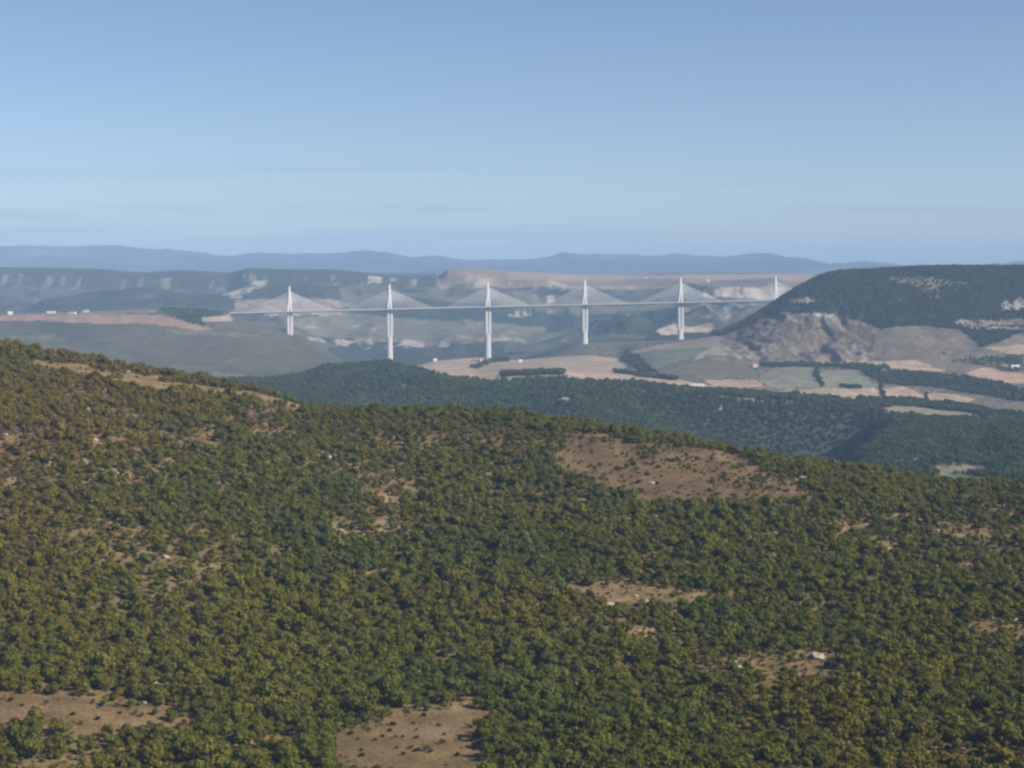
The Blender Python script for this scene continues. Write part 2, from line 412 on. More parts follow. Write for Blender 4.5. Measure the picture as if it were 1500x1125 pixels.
poly([(1235, 568), (1290, 570), (1291, 582), (1240, 578)], (0.36, 0.26, 0.17), 0.0, *fz)
poly([(1292, 570), (1325, 566), (1350, 576), (1355, 586), (1300, 584)], (0.37, 0.25, 0.17), 0.0, *fz)
poly([(1356, 573), (1400, 579), (1428, 584), (1415, 590), (1357, 587)], (0.35, 0.24, 0.17), 0.0, *fz)
poly([(1170, 532), (1260, 505), (1280, 515), (1270, 535), (1230, 540)], (0.195, 0.165, 0.115), 0.0, *fz)
poly([(1271, 530), (1340, 528), (1388, 545), (1330, 543), (1270, 539)], (0.36, 0.25, 0.17), 0.0, *fz)
poly([(1180, 532), (1270, 528), (1270, 534), (1180, 536)], (0.27, 0.215, 0.145), 0.0, *fz)
poly([(1422, 523), (1455, 520), (1458, 532), (1425, 528)], (0.235, 0.235, 0.165), 0.0, *fz)
poly([(1440, 508), (1500, 505), (1560, 508), (1560, 520), (1480, 519)], (0.31, 0.23, 0.15), 0.0, *fz)
poly([(1411, 548), (1440, 539), (1500, 548), (1600, 552), (1600, 562), (1480, 560), (1420, 556)], (0.37, 0.235, 0.155), 0.0, *fz)
poly([(1490, 528), (1600, 525), (1600, 535), (1490, 537)], (0.2, 0.21, 0.14), 0.0, *fz)
poly([(1255, 541), (1330, 545), (1430, 553), (1500, 572), (1500, 590), (1440, 580), (1380, 570), (1290, 562)], (0.09, 0.09, 0.06), 0.5, *fz)
poly([(1395, 530), (1420, 524), (1500, 522), (1500, 545), (1470, 545), (1440, 537)], (0.08, 0.085, 0.05), 0.55, 3600, 5400, 0.8)
for (u0, v0, u1, v1, t) in ((1115, 535, 1300, 538, 2.2), (1195, 541, 1204, 566, 2), (1233, 539, 1290, 541, 2), (860, 559, 960, 566, 2), (735, 549, 825, 546, 2.5), (1290, 566, 1293, 584, 1.2), (1355, 575, 1357, 588, 1.2), (900, 545, 990, 557, 1.3), (1230, 568, 1262, 569, 1)):
    dx, dy = u1 - u0, v1 - v0; n = math.hypot(dx, dy); ox, oy = -dy / n * t, dx / n * t
    poly([(u0 + ox, v0 + oy), (u1 + ox, v1 + oy), (u1 - ox, v1 - oy), (u0 - ox, v0 - oy)], (0.06, 0.066, 0.04), 0.75, *fz)
for pts_ in ([(880, 562), (943, 567), (980, 572), (1060, 577), (1140, 581), (1204, 586), (1252, 592)], [(1256, 588), (1300, 590), (1340, 592), (1400, 598), (1450, 606), (1500, 612), (1600, 618)]):
    for (u0, v0), (u1, v1) in zip(pts_[:-1], pts_[1:]):
        poly([(u0, v0 - 4), (u1, v1 - 4), (u1, v1 + 4), (u0, v0 + 4)], (0.05, 0.058, 0.032), 0.95, 3300, 4700)
fm = ((GY > 3500) & (GY < 5900) & (GU > 560))[..., None] * 0.3
COV[:] = COV * (1 - fm) + COV.mean(-1, keepdims=True) * np.array([0.98, 0.92, 0.85]) * fm
# -- right hill
hz = (4700, 6600)
poly([(1044, 491), (1094, 466), (1120, 450), (1166, 420), (1214, 395), (1300, 380), (1900, 370), (1900, 488), (1500, 488), (1440, 508), (1405, 482), (1345, 478), (1285, 481), (1262, 470), (1225, 464), (1200, 462), (1150, 458), (1120, 466), (1095, 478), (1062, 492)], (0.042, 0.052, 0.026), 1.0, *hz)
poly([(1094, 480), (1130, 460), (1215, 463), (1222, 478), (1250, 490), (1262, 500), (1235, 518), (1205, 520), (1160, 523), (1145, 520), (1120, 495)], (0.108, 0.095, 0.07), 0.1, *hz)
poly([(1100, 500), (1122, 497), (1150, 520), (1165, 532), (1105, 530), (1090, 515)], (0.115, 0.112, 0.078), 0.0, *hz)
poly([(1287, 404), (1320, 406), (1372, 406), (1418, 416), (1396, 418), (1375, 421), (1382, 437), (1368, 439), (1350, 430), (1330, 420), (1310, 412)], (0.2, 0.165, 0.125), 0.2, *hz, 0.6)
for e in ((1178, 440, 22, 4.5), (1190, 442, 14, 4), (1475, 447, 6, 8), (1493, 444, 9, 8), (1486, 451, 12, 3.5)):
    poly(ell(*e), (0.3, 0.285, 0.25), 0.12, *hz, 0.8)
poly([(1172, 459), (1221, 460), (1219, 465), (1175, 463)], (0.26, 0.25, 0.22), 0.1, *hz)
poly([(1390, 473), (1410, 466), (1440, 478), (1500, 480), (1600, 481), (1600, 488), (1500, 486), (1430, 482)], (0.28, 0.25, 0.2), 0.15, *hz, 0.85)
poly([(1420, 470), (1500, 466), (1600, 466), (1600, 479), (1440, 477)], (0.16, 0.135, 0.105), 0.3, *hz)
# gully faces
mg = (GY > 4800) & (GY < 5700) & (GU > 1090) & (GU < 1262) & (GV > 462) & (GV < 525) & (fbm(GX, GY * 0.2, 30, 3, 131) > 0.22)
setc(mg, (0.2, 0.19, 0.165), None, 0.55)
# -- left ridge
lz = (5200, 6700)
poly([(-300, 464), (0, 462), (120, 461), (230, 461), (285, 473), (320, 482), (290, 484), (230, 476), (150, 474), (60, 470), (-300, 474)], (0.25, 0.165, 0.12), 0.0, *lz)
poly([(0, 450), (225, 448), (230, 458), (120, 461), (0, 461)], (0.17, 0.145, 0.1), 0.1, *lz)
poly([(225, 448), (300, 452), (330, 458), (300, 478), (262, 468)], (0.075, 0.08, 0.05), 0.6, *lz)
poly([(296, 465), (338, 463), (340, 470), (298, 472)], (0.33, 0.255, 0.19), 0.0, *lz)
poly([(240, 482), (380, 489), (380, 494), (250, 490)], (0.16, 0.14, 0.105), 0.1, *lz, 0.6)
poly([(310, 545), (420, 554), (440, 552), (420, 558), (310, 550)], (0.19, 0.16, 0.12), 0.05, 4300, 6000, 0.7)
poly([(0, 492), (80, 490), (80, 498), (0, 500)], (0.14, 0.135, 0.09), 0.1, 4300, 6700, 0.6)
# -- beyond the viaduct
bz = (6700, 9400)
fo = (0.03, 0.04, 0.02)
poly([(480, 508), (560, 512), (640, 512), (700, 506), (760, 506), (720, 530), (560, 545), (480, 530)], fo, 0, *bz)
poly([(500, 490), (530, 482), (545, 484), (540, 490)], fo, 0, *bz)
poly([(590, 466), (690, 470), (800, 480), (800, 486), (740, 500), (640, 505), (540, 500), (420, 488), (420, 470), (500, 458)], (0.145, 0.14, 0.09), 0, *bz, 0.85)
poly([(640, 452), (760, 449), (830, 462), (850, 480), (800, 480), (690, 468)], fo, 0, *bz)
poly([(870, 478), (950, 455), (1000, 450), (1040, 470), (990, 484), (900, 488)], fo, 0, *bz)
poly([(740, 490), (860, 486), (950, 492), (930, 512), (850, 520), (740, 515)], (0.085, 0.095, 0.06), 0, *bz, 0.8)
poly([(345, 440), (470, 436), (520, 446), (470, 460), (340, 458)], (0.21, 0.165, 0.12), 0, *bz, 0.85)
poly([(500, 420), (570, 410), (600, 440), (560, 452), (500, 448)], (0.13, 0.12, 0.085), 0, 6700, 9700, 0.6)
poly([(960, 485), (985, 475), (1010, 479), (1040, 474), (1048, 482), (1035, 488), (1000, 488), (975, 491)], (0.4, 0.34, 0.27), 0, *bz)
poly([(1000, 462), (1140, 440), (1140, 470), (1060, 485), (1000, 475)], (0.11, 0.105, 0.075), 0, *bz, 0.5)
def rocks(pts, k=0.9, y0=6700, y1=9900, col=(0.44, 0.4, 0.34), wl_=38, th=-0.1):
    us = [p[0] for p in pts]; vs = [p[1] for p in pts]
    idx = np.nonzero((GY > y0) & (GY < y1) & (GU > min(us)) & (GU < max(us)) & (GV > min(vs) - 4) & (GV < max(vs) + 4))
    if not len(idx[0]): return
    X_, Y_ = GX[idx], GY[idx]
    ins = in_poly(GU[idx] + fbm(X_, Y_, 90, 3, 151) * 9, GV[idx] + fbm(X_, Y_, 70, 3, 153) * 5, pts)
    kk = ins * np.clip((fbm(X_, Y_ * 0.12, wl_, 3, 141) - th + 0.12) * 3.5, 0, 1) * k * (0.75 + 0.25 * fbm(X_, Y_, 30, 2, 157))
    COV[idx] = COV[idx] * (1 - kk[:, None]) + np.array(col) * kk[:, None]
rocks([(478, 498), (550, 496), (620, 500), (660, 503), (660, 509), (580, 509), (500, 508)])
rocks([(1028, 425), (1060, 420), (1170, 421), (1170, 436), (1100, 438), (1030, 437)], 0.95, col=(0.5, 0.43, 0.34), th=-0.35)
rocks([(780, 433), (815, 433), (815, 445), (780, 445)], 0.9)
rocks([(750, 452), (778, 450), (778, 464), (745, 464)], 0.9)
rocks([(778, 450), (820, 455), (820, 464), (780, 458)], 0.8, th=0.0)
rocks([(318, 424), (360, 422), (372, 412), (405, 410), (405, 417), (370, 424), (350, 438), (318, 436)], 0.85)
rocks([(540, 402), (566, 402), (566, 410), (540, 410)], 0.7)
rocks([(540, 412), (560, 412), (560, 416), (540, 416)], 0.6)
rocks([(585, 412), (700, 412), (700, 424), (585, 424)], 0.6, th=0.25)
rocks([(380, 455), (480, 455), (520, 460), (480, 463), (380, 462)], 0.6, th=-0.5)
rocks([(880, 417), (930, 418), (930, 423), (880, 423)], 0.5)
rocks([(1025, 445), (1042, 444), (1042, 466), (1028, 466)], 0.8); rocks([(1060, 450), (1072, 449), (1072, 466), (1060, 466)], 0.7)
rocks([(450, 494), (480, 494), (480, 500), (452, 502)], 0.7)
rocks([(340, 400), (660, 404), (660, 417), (340, 413)], 0.6, th=0.22)
rocks([(0, 404), (330, 408), (330, 426), (0, 422)], 0.4, th=0.3)
rocks([(660, 404), (840, 416), (840, 428), (660, 418)], 0.6, th=0.15)
rocks([(400, 470), (560, 478), (560, 485), (400, 477)], 0.5, th=0.2); rocks([(690, 494), (860, 496), (860, 502), (690, 500)], 0.45, th=0.25)
rocks([(1000, 448), (1140, 444), (1130, 470), (1000, 478)], 0.45, th=0.28)
# plateau tops
pz = (9600, 16000)
poly([(745, 398), (900, 405), (1000, 400), (1190, 402), (1190, 412), (1000, 408), (880, 412), (745, 409)], (0.29, 0.215, 0.145), 0, *pz, 0.9)
poly([(920, 408), (1010, 409), (1000, 418), (890, 417)], (0.15, 0.14, 0.085), 0, *pz, 0.9)
poly([(1020, 413), (1140, 407), (1150, 419), (1040, 421)], (0.085, 0.085, 0.055), 0, *pz, 0.8)
poly([(930, 398), (1200, 397), (1200, 401), (960, 403)], (0.09, 0.09, 0.06), 0, *pz, 0.8)

# -- near slope: clearings with few trees
nz = (560, 2000)
CLEAR = {
 'lower_left': P([(-200, 690), (250, 715), (500, 750), (560, 800), (700, 790), (1000, 800), (1110, 890), (1050, 930), (600, 935), (500, 965), (430, 990), (330, 930), (130, 910), (-200, 930)], 0, 825, 3.75),
 'bottom': P([(350, 915), (640, 890), (700, 830), (900, 770), (1150, 765), (1210, 850), (1200, 920), (1150, 960), (1190, 1080), (1200, 1200), (380, 1200), (340, 1000)], 400, 825, 3.75),
 'strip': [(345, 1078), (450, 1074), (448, 1092), (350, 1096)],
 'crest': [(815, 640), (870, 636), (960, 648), (1090, 668), (1120, 690), (1180, 705), (1212, 735), (1170, 740), (1050, 735), (930, 738), (870, 720), (820, 690)],
 'ridge_strip': [(38, 527), (150, 540), (270, 560), (380, 575), (476, 600), (400, 589), (300, 581), (240, 573), (160, 557), (60, 546)],
 'terrace': [(740, 846), (880, 856), (1080, 866), (1210, 868), (1240, 878), (1200, 888), (1050, 886), (1000, 893), (865, 888), (880, 876), (780, 860)],
 'terrace_low': [(905, 932), (960, 925), (1060, 932), (1058, 943), (910, 944)],
 'rock_patch': [(1062, 968), (1120, 962), (1190, 955), (1225, 970), (1225, 1000), (1150, 1000)],
 'right_patch': [(1370, 918), (1420, 910), (1540, 905), (1540, 942), (1450, 938)],
 'middle': [(452, 672), (520, 684), (620, 688), (620, 720), (560, 716), (470, 702)],
 'middle_low': [(480, 768), (545, 764), (560, 778), (500, 788)],
 'saddle': [(430, 628), (520, 622), (700, 646), (760, 662), (600, 655), (440, 645)],
 'left_track': [(0, 705), (70, 712), (120, 690), (135, 694), (90, 722), (0, 722)],
}
CCOL = {'crest': (0.11, 0.075, 0.038), 'ridge_strip': (0.18, 0.128, 0.06), 'bottom': (0.142, 0.1, 0.048), 'lower_left': (0.14, 0.097, 0.048), 'strip': (0.2, 0.135, 0.055)}
for k_, pts in CLEAR.items():
    poly(pts, CCOL.get(k_, (0.16, 0.115, 0.055)), {'lower_left': .02, 'bottom': .02, 'ridge_strip': .01, 'strip': .0, 'crest': .16, 'terrace': .16, 'terrace_low': .3, 'middle': .22, 'middle_low': .25, 'saddle': .42, 'right_patch': .35, 'rock_patch': .22, 'left_track': .3}[k_], *nz)
poly([(55, 514), (110, 511), (118, 516), (60, 519)], (0.2, 0.14, 0.09), 0.0, 1400, 2000)
poly([(-200, 560), (120, 560), (250, 590), (330, 640), (220, 720), (-200, 740)], (0.135, 0.093, 0.044), 0.46, 560, 1600, 0.9)
poly([(0, 760), (280, 740), (350, 860), (300, 950), (0, 960)], (0.135, 0.098, 0.045), 0.52, 560, 1560, 0.6)
poly([(450, 660), (625, 665), (610, 770), (470, 790)], (0.15, 0.105, 0.052), 0.4, 560, 1560, 0.7)
poly([(1180, 760), (1500, 740), (1500, 860), (1300, 850)], (0.15, 0.105, 0.06), 0.45, 560, 1560, 0.6)
poly([(1300, 940), (1540, 930), (1540, 990), (1330, 975)], (0.15, 0.105, 0.06), 0.45, 560, 1560, 0.6)
poly([(380, 585), (560, 608), (800, 628), (830, 645), (760, 668), (600, 660), (440, 650), (300, 620)], (0.15, 0.1, 0.052), 0.45, 560, 1560, 0.8)
for pts_, w_ in (([(900, 814), (1010, 821), (1140, 830), (1290, 845), (1290, 852), (1140, 837), (1000, 829), (900, 822)], .3), ([(1220, 868), (1330, 876), (1420, 872), (1420, 880), (1320, 886), (1230, 882)], .35),
                 ([(1230, 1084), (1300, 1078), (1400, 1094), (1540, 1098), (1540, 1130), (1380, 1118), (1260, 1098)], .4), ([(1340, 770), (1420, 765), (1540, 775), (1540, 800), (1400, 790)], .3),
                 ([(1060, 958), (1190, 950), (1330, 958), (1330, 966), (1200, 968), (1070, 968)], .35), ([(680, 842), (760, 846), (760, 852), (690, 850)], .3), ([(100, 880), (240, 890), (230, 900), (100, 892)], .35), ([(0, 1120), (140, 1105), (150, 1130), (0, 1135)], .1)):
    poly(pts_, (0.165, 0.12, 0.058), w_, 560, 1560, 0.9)
# pale stony ground between the bushes
setc(near * np.clip((n3 - 0.25) * 4, 0, 1), (0.22, 0.165, 0.095), None, 0.55)
st2 = near * np.clip((n3 - 0.1) * 4, 0, 1) * (((GU > 870) & (GU < 1060) & (GV > 855) & (GV < 945)) | ((GU > 440) & (GU < 630) & (GV > 665) & (GV < 790)) | ((GU < 250) & (GV > 560) & (GV < 730)))
setc(st2, (0.24, 0.18, 0.11), None, 0.55)

def blur(A, n0, r1):
    B = A[:, :r1].copy()
    for _ in range(n0):
        P_ = np.pad(B, ((1, 1), (1, 1)) + ((0, 0),) * (B.ndim - 2), mode='edge')
        B = (P_[:-2, 1:-1] + P_[2:, 1:-1] + P_[1:-1, :-2] + P_[1:-1, 2:] + 2 * P_[1:-1, 1:-1]) / 6
    A[:, :r1] = B
rb_ = int(np.searchsorted(YROW, 1900))
blur(WOOD, 3, rb_); blur(COV, 2, rb_)

def cover_wood(X, Y):
    ci = np.clip(np.rint(np.interp(X / Y, ACOL, np.arange(NC))), 0, NC - 1).astype(int)
    ri = np.clip(np.rint(np.interp(Y, YROW, np.arange(NR))), 0, NR - 1).astype(int)
    return WOOD[ci, ri]

# canopy roughness of far woods that are too far for single trees
rough = np.clip((GY - 6600) / 300, 0, 1) * np.clip((13000 - GY) / 300, 0, 1)
HT += rough * np.clip((0.12 - COV[..., 1]) / 0.06, 0, 1) * (np.random.default_rng(3).random(GX.shape) * 5.0 - 1)

# ------------------------------------------------------------------ materials
def new_mat(name):
    m = bpy.data.materials.new(name); m.use_nodes = True
    n, l = m.node_tree.nodes, m.node_tree.links
    b = n['Principled BSDF']
    b.inputs['Roughness'].default_value = 0.9
    b.inputs['Specular IOR Level'].default_value = 0.15
    return m, n, l, b

def ground_mat(name, s1, s2, amt, bump):
    m, n, l, b = new_mat(name)
    at = n.new('ShaderNodeAttribute'); at.attribute_name = 'cover'
    geo = n.new('ShaderNodeNewGeometry')
    outs = []
    for s, det in ((s1, 6), (s2, 4)):
        t = n.new('ShaderNodeTexNoise'); t.inputs['Scale'].default_value = s; t.inputs['Detail'].default_value = det
        t.inputs['Roughness'].default_value = 0.6
        l.new(geo.outputs['Position'], t.inputs['Vector']); outs.append(t)
    mr = n.new('ShaderNodeMapRange'); mr.inputs['From Min'].default_value = 0.3; mr.inputs['From Max'].default_value = 0.7
    mr.inputs['To Min'].default_value = 1 - amt; mr.inputs['To Max'].default_value = 1 + amt
    l.new(outs[0].outputs['Fac'], mr.inputs['Value'])
    mr2 = n.new('ShaderNodeMapRange'); mr2.inputs['From Min'].default_value = 0.3; mr2.inputs['From Max'].default_value = 0.7
    mr2.inputs['To Min'].default_value = 1 - amt * 0.7; mr2.inputs['To Max'].default_value = 1 + amt * 0.7
    l.new(outs[1].outputs['Fac'], mr2.inputs['Value'])
    mu = n.new('ShaderNodeMath'); mu.operation = 'MULTIPLY'
    l.new(mr.outputs[0], mu.inputs[0]); l.new(mr2.outputs[0], mu.inputs[1])
    sc = n.new('ShaderNodeVectorMath'); sc.operation = 'SCALE'
    l.new(at.outputs['Color'], sc.inputs[0]); l.new(mu.outputs[0], sc.inputs['Scale'])
    l.new(sc.outputs[0], b.inputs['Base Color'])
    bp = n.new('ShaderNodeBump'); bp.inputs['Strength'].default_value = 0.8; bp.inputs['Distance'].default_value = bump
    l.new(outs[0].outputs['Fac'], bp.inputs['Height']); l.new(bp.outputs[0], b.inputs['Normal'])
    return m
M_NEAR = ground_mat('near_soil', 0.7, 0.06, 0.5, 0.5)
M_MID = ground_mat('valley_ground', 0.07, 0.013, 0.34, 3.0)
M_FAR = ground_mat('far_ground', 0.03, 0.006, 0.28, 12.0)

def simple_mat(name, col, var=0.15, scale=0.4, rough=0.85, spec=0.2):
    m, n, l, b = new_mat(name)
    b.inputs['Roughness'].default_value = rough; b.inputs['Specular IOR Level'].default_value = spec
    geo = n.new('ShaderNodeNewGeometry')
    t = n.new('ShaderNodeTexNoise'); t.inputs['Scale'].default_value = scale; t.inputs['Detail'].default_value = 5
    l.new(geo.outputs['Position'], t.inputs['Vector'])
    mx = n.new('ShaderNodeMix'); mx.data_type = 'RGBA'
    mx.inputs[6].default_value = (*[c * (1 - var) for c in col], 1); mx.inputs[7].default_value = (*[min(1, c * (1 + var)) for c in col], 1)
    l.new(t.outputs['Fac'], mx.inputs[0]); l.new(mx.outputs[2], b.inputs['Base Color'])
    return m

# ------------------------------------------------------------------ terrain objects
VERT = np.stack([GX, GY, HT], -1)
def terrain(name, c0, c1, r0, r1, mat, label, cat):
    c1 = min(c1, NC - 1); r1 = min(r1, NR - 1)
    sub = VERT[c0:c1 + 1, r0:r1 + 1]
    nc, nr = sub.shape[:2]
    i = np.arange(nc * nr).reshape(nc, nr)
    q = np.stack([i[:-1, :-1], i[1:, :-1], i[1:, 1:], i[:-1, 1:]], -1).reshape(-1, 4)
    me = np_mesh(name, sub.reshape(-1, 3), q)
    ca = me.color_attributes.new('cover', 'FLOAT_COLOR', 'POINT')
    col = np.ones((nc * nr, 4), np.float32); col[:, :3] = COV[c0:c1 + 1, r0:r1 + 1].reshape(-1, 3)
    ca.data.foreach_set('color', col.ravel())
    me.materials.append(mat)
    return tag(link(name, me), label, cat, kind='structure')
rowi = lambda y: int(np.argmin(np.abs(YROW - y)))
coli = lambda u: int(np.argmin(np.abs(UCOL - u)))
r1_, r2_, r3_, r4_, r5_, r6_ = rowi(2000), rowi(4500), rowi(6470), rowi(9300), rowi(14000), NR - 1
terrain('hillside', 0, NC, 0, r1_, M_NEAR, 'brown stony hillside under the scrub wood', 'hillside')
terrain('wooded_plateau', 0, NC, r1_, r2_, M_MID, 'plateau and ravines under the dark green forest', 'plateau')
terrain('ridge', 0, coli(555), r2_, r3_, M_MID, 'grey green ridge that carries the end of the viaduct', 'ridge')
terrain('fields', coli(555), coli(1000), r2_, r3_, M_MID, 'tan fields on the rise below the viaduct', 'fields')
terrain('hill', coli(1000), NC, r2_, r3_, M_MID, 'large wooded hill with fields and gullies at its foot', 'hill')
terrain('valley', 0, NC, r3_, r4_, M_FAR, 'hazy blue valley side behind the viaduct', 'valley')
terrain('plateau', 0, NC, r4_, r5_, M_FAR, 'limestone plateau with pale cliffs behind the viaduct', 'plateau')
terrain('far_hills', 0, NC, r5_, r6_, M_FAR, 'blue range of hills on the horizon', 'hills')

# ------------------------------------------------------------------ viaduct
M_CONC = simple_mat('pale_concrete', (0.56, 0.56, 0.55), 0.06, 0.05)
M_STEEL = simple_mat('white_painted_steel', (0.76, 0.76, 0.76), 0.03, 0.05, 0.5)
M_DECK = simple_mat('shade_dark_deck_steel', (0.2, 0.2, 0.2), 0.05, 0.05, 0.6)  # whitish steel given a dark colour that carries the soffit's shade
M_SCREEN = simple_mat('wind_screen', (0.42, 0.42, 0.42), 0.05, 0.2, 0.4)
M_ROAD = simple_mat('asphalt', (0.06, 0.06, 0.06), 0.1, 0.3)

via = tag(link('viaduct', None), 'long white cable-stayed viaduct on tall slender piers across the valley', 'viaduct')
x0, y0 = axis(0)
via.location = (x0, y0, float(height(x0, y0)))
VL = Vector(via.location)

def loft(name, secs, mat, parent, closed=True, cap=True, smooth=False):
    """secs: list of rings (lists of 3D points, world) -> tube mesh, stored relative to its parent thing"""
    bm = bmesh.new()
    rings = [[bm.verts.new(Vector(p) - VL) for p in r] for r in secs]
    for a, b in zip(rings[:-1], rings[1:]):
        n = len(a)
        for i in range(n if closed else n - 1):
            bm.faces.new((a[i], a[(i + 1) % n], b[(i + 1) % n], b[i]))
    if cap and closed:
        bm.faces.new(rings[0][::-1]); bm.faces.new(rings[-1])
    bmesh.ops.recalc_face_normals(bm, faces=bm.faces)
    me = bpy.data.meshes.new(name); bm.to_mesh(me); bm.free()
    me.materials.append(mat)
    for p in me.polygons: p.use_smooth = smooth
    return link(name, me, parent)

def frame(s):
    xa, ya = axis(s - 1); xb, yb = axis(s + 1); x, y = axis(s)
    t = Vector((xb - xa, yb - ya, 0)).normalized()
    return Vector((x, y, deck_z(s))), t, Vector((t.y, -t.x, 0))        # point, along, across (towards the camera)

S0, S1 = -204.0, 6 * 342 + 204.0
ss = np.linspace(S0, S1, 83)
def sweep(name, prof, mat, parent, s_list=ss):
    secs = []
    for s in s_list:
        p, t, n = frame(s)
        secs.append([p + n * a + Vector((0, 0, b)) for a, b in prof])
    return loft(name, secs, mat, parent)
deck = sweep('deck', [(-14.0, 0), (14.0, 0), (15.6, -0.6), (15.8, -1.4), (4.0, -4.4), (-4.0, -4.4), (-15.8, -1.4), (-15.6, -0.6)], M_DECK, via)
for sg in (-1, 1):
    a, b = sorted((sg * 14.6, sg * 14.9))
    sweep('wind_screen', [(a, -0.2), (b, -0.2), (b, 3.2), (a, 3.2)], M_SCREEN, deck)
    a, b = sorted((sg * 2.6, sg * 12.8))
    sweep('carriageway', [(a, 0.005), (b, 0.005), (b, 0.06), (a, 0.06)], M_ROAD, deck)

def ring(p, t, n, along, across, z, ch=0.22):
    """octagonal section; along the bridge / across it"""
    a, b = along / 2, across / 2; c = min(a, b) * ch * 2
    pts = [(a, b - c), (a - c, b), (-a + c, b), (-a, b - c), (-a, -b + c), (-a + c, -b), (a - c, -b), (a, -b + c)]
    return [Vector((p.x, p.y, 0)) + t * x + n * y + Vector((0, 0, z)) for x, y in pts]

PIER_H = [94.5, 245, 221, 144.2, 136.4, 111.9, 77.6]
for k in range(7):
    s = 342.0 * k
    p, t, n = frame(s)
    zt = p.z - 4.4
    zg = float(height(p.x, p.y)) - 3.0
    split = max(zg + 8, zt - 90.0)
    h = zt - zg
    wb_ = 17.0 + h * 0.018
    pier = loft('pier', [ring(p, t, n, wb_ + 0.6, 17 + h * 0.035, zg), ring(p, t, n, 17.0, 17.0, split - 12), ring(p, t, n, 16.6, 16.0, split)], M_CONC, via)
    for sg in (-1, 1):
        secs = []
        for f_ in np.linspace(0, 1, 8):
            z = split - 1.0 + (zt - split + 1.0) * f_
            off = 4.9 + 0.45 * math.sin(f_ * math.pi) + 0.75 * f_
            w = 9.7 - 1.7 * f_
            q = Vector((p.x, p.y, 0)) + t * (sg * off)
            secs.append(ring(q, t, n, w, 15.6 - 4.5 * f_, z))
        loft('pier_column', secs, M_CONC, pier)
    # pylon: two legs standing along the deck that join into one mast
    zd = p.z
    secs = []
    bm_parts = []
    mast = loft('pylon', [ring(p, t, n, 10.4, 5.2, zd + 32), ring(p, t, n, 8.8, 5.0, zd + 52), ring(p, t, n, 7.2, 4.6, zd + 70), ring(p, t, n, 5.0, 3.8, zd + 87)], M_STEEL, via)
    for sg in (-1, 1):
        secs = []
        for f_ in np.linspace(0, 1, 6):
            q = Vector((p.x, p.y, 0)) + t * (sg * (6.0 - 3.6 * f_))
            secs.append(ring(q, t, n, 7.0 - 1.6 * f_, 5.0, zd + 0.07 + 37.5 * f_))
        loft('pylon_leg', secs, M_STEEL, mast)
    for sg in (-1, 1):
        for i in range(11):
            so = sg * (26.0 + i * 12.51)
            pd, td, nd = frame(s + so)
            top = Vector((p.x, p.y, zd + 37 + i * 3.05)) + t * (sg * 2.6)
            bot = pd + Vector((0, 0, 0.4))
            d = (bot - top).normalized(); r = 0.62
            e1 = nd.copy(); e2 = d.cross(e1).normalized()
            mk = lambda c: [c + (e1 * math.cos(q_) + e2 * math.sin(q_)) * r for q_ in (0, 2.094, 4.189)]
            loft('stay_cable', [mk(top), mk(bot)], M_STEEL, mast)
# abutment on the ridge
secs = []
for s, hw, dz in ((S0 - 26, 19, 1.0), (S0 + 4, 19, 1.0)):
    p, t, n = frame(s)
    zg = float(height(p.x, p.y)) - 6
    secs.append([p + n * hw - Vector((0, 0, 0)) + Vector((0, 0, -4.6)), p - n * hw + Vector((0, 0, -4.6)),
                 Vector((p.x, p.y, zg)) - n * hw, Vector((p.x, p.y, zg)) + n * hw])
loft('abutment', secs, M_CONC, via)

# ------------------------------------------------------------------ houses
M_WALL = simple_mat('cream_render', (0.62, 0.57, 0.49), 0.08, 0.5)
M_WHITE = simple_mat('white_render', (0.6, 0.58, 0.55), 0.05, 0.5)
M_ROOF = simple_mat('terracotta_tiles', (0.36, 0.22, 0.16), 0.25, 1.2)
M_PALEROOF = simple_mat('pale_sheet_roof', (0.62, 0.6, 0.58), 0.1, 0.8)
M_GLASS = simple_mat('dark_window', (0.05, 0.06, 0.07), 0.1, 1.0, 0.2, 0.5)
M_DOOR = simple_mat('brown_door', (0.16, 0.1, 0.06), 0.15, 1.0)

def box_mesh(name, x0, x1, y0, y1, z0, z1):
    v = [(x, y, z) for x in (x0, x1) for y in (y0, y1) for z in (z0, z1)]
    return np_mesh(name, v, [(0, 1, 3, 2), (4, 6, 7, 5), (0, 4, 5, 1), (2, 3, 7, 6), (0, 2, 6, 4), (1, 5, 7, 3)], False)

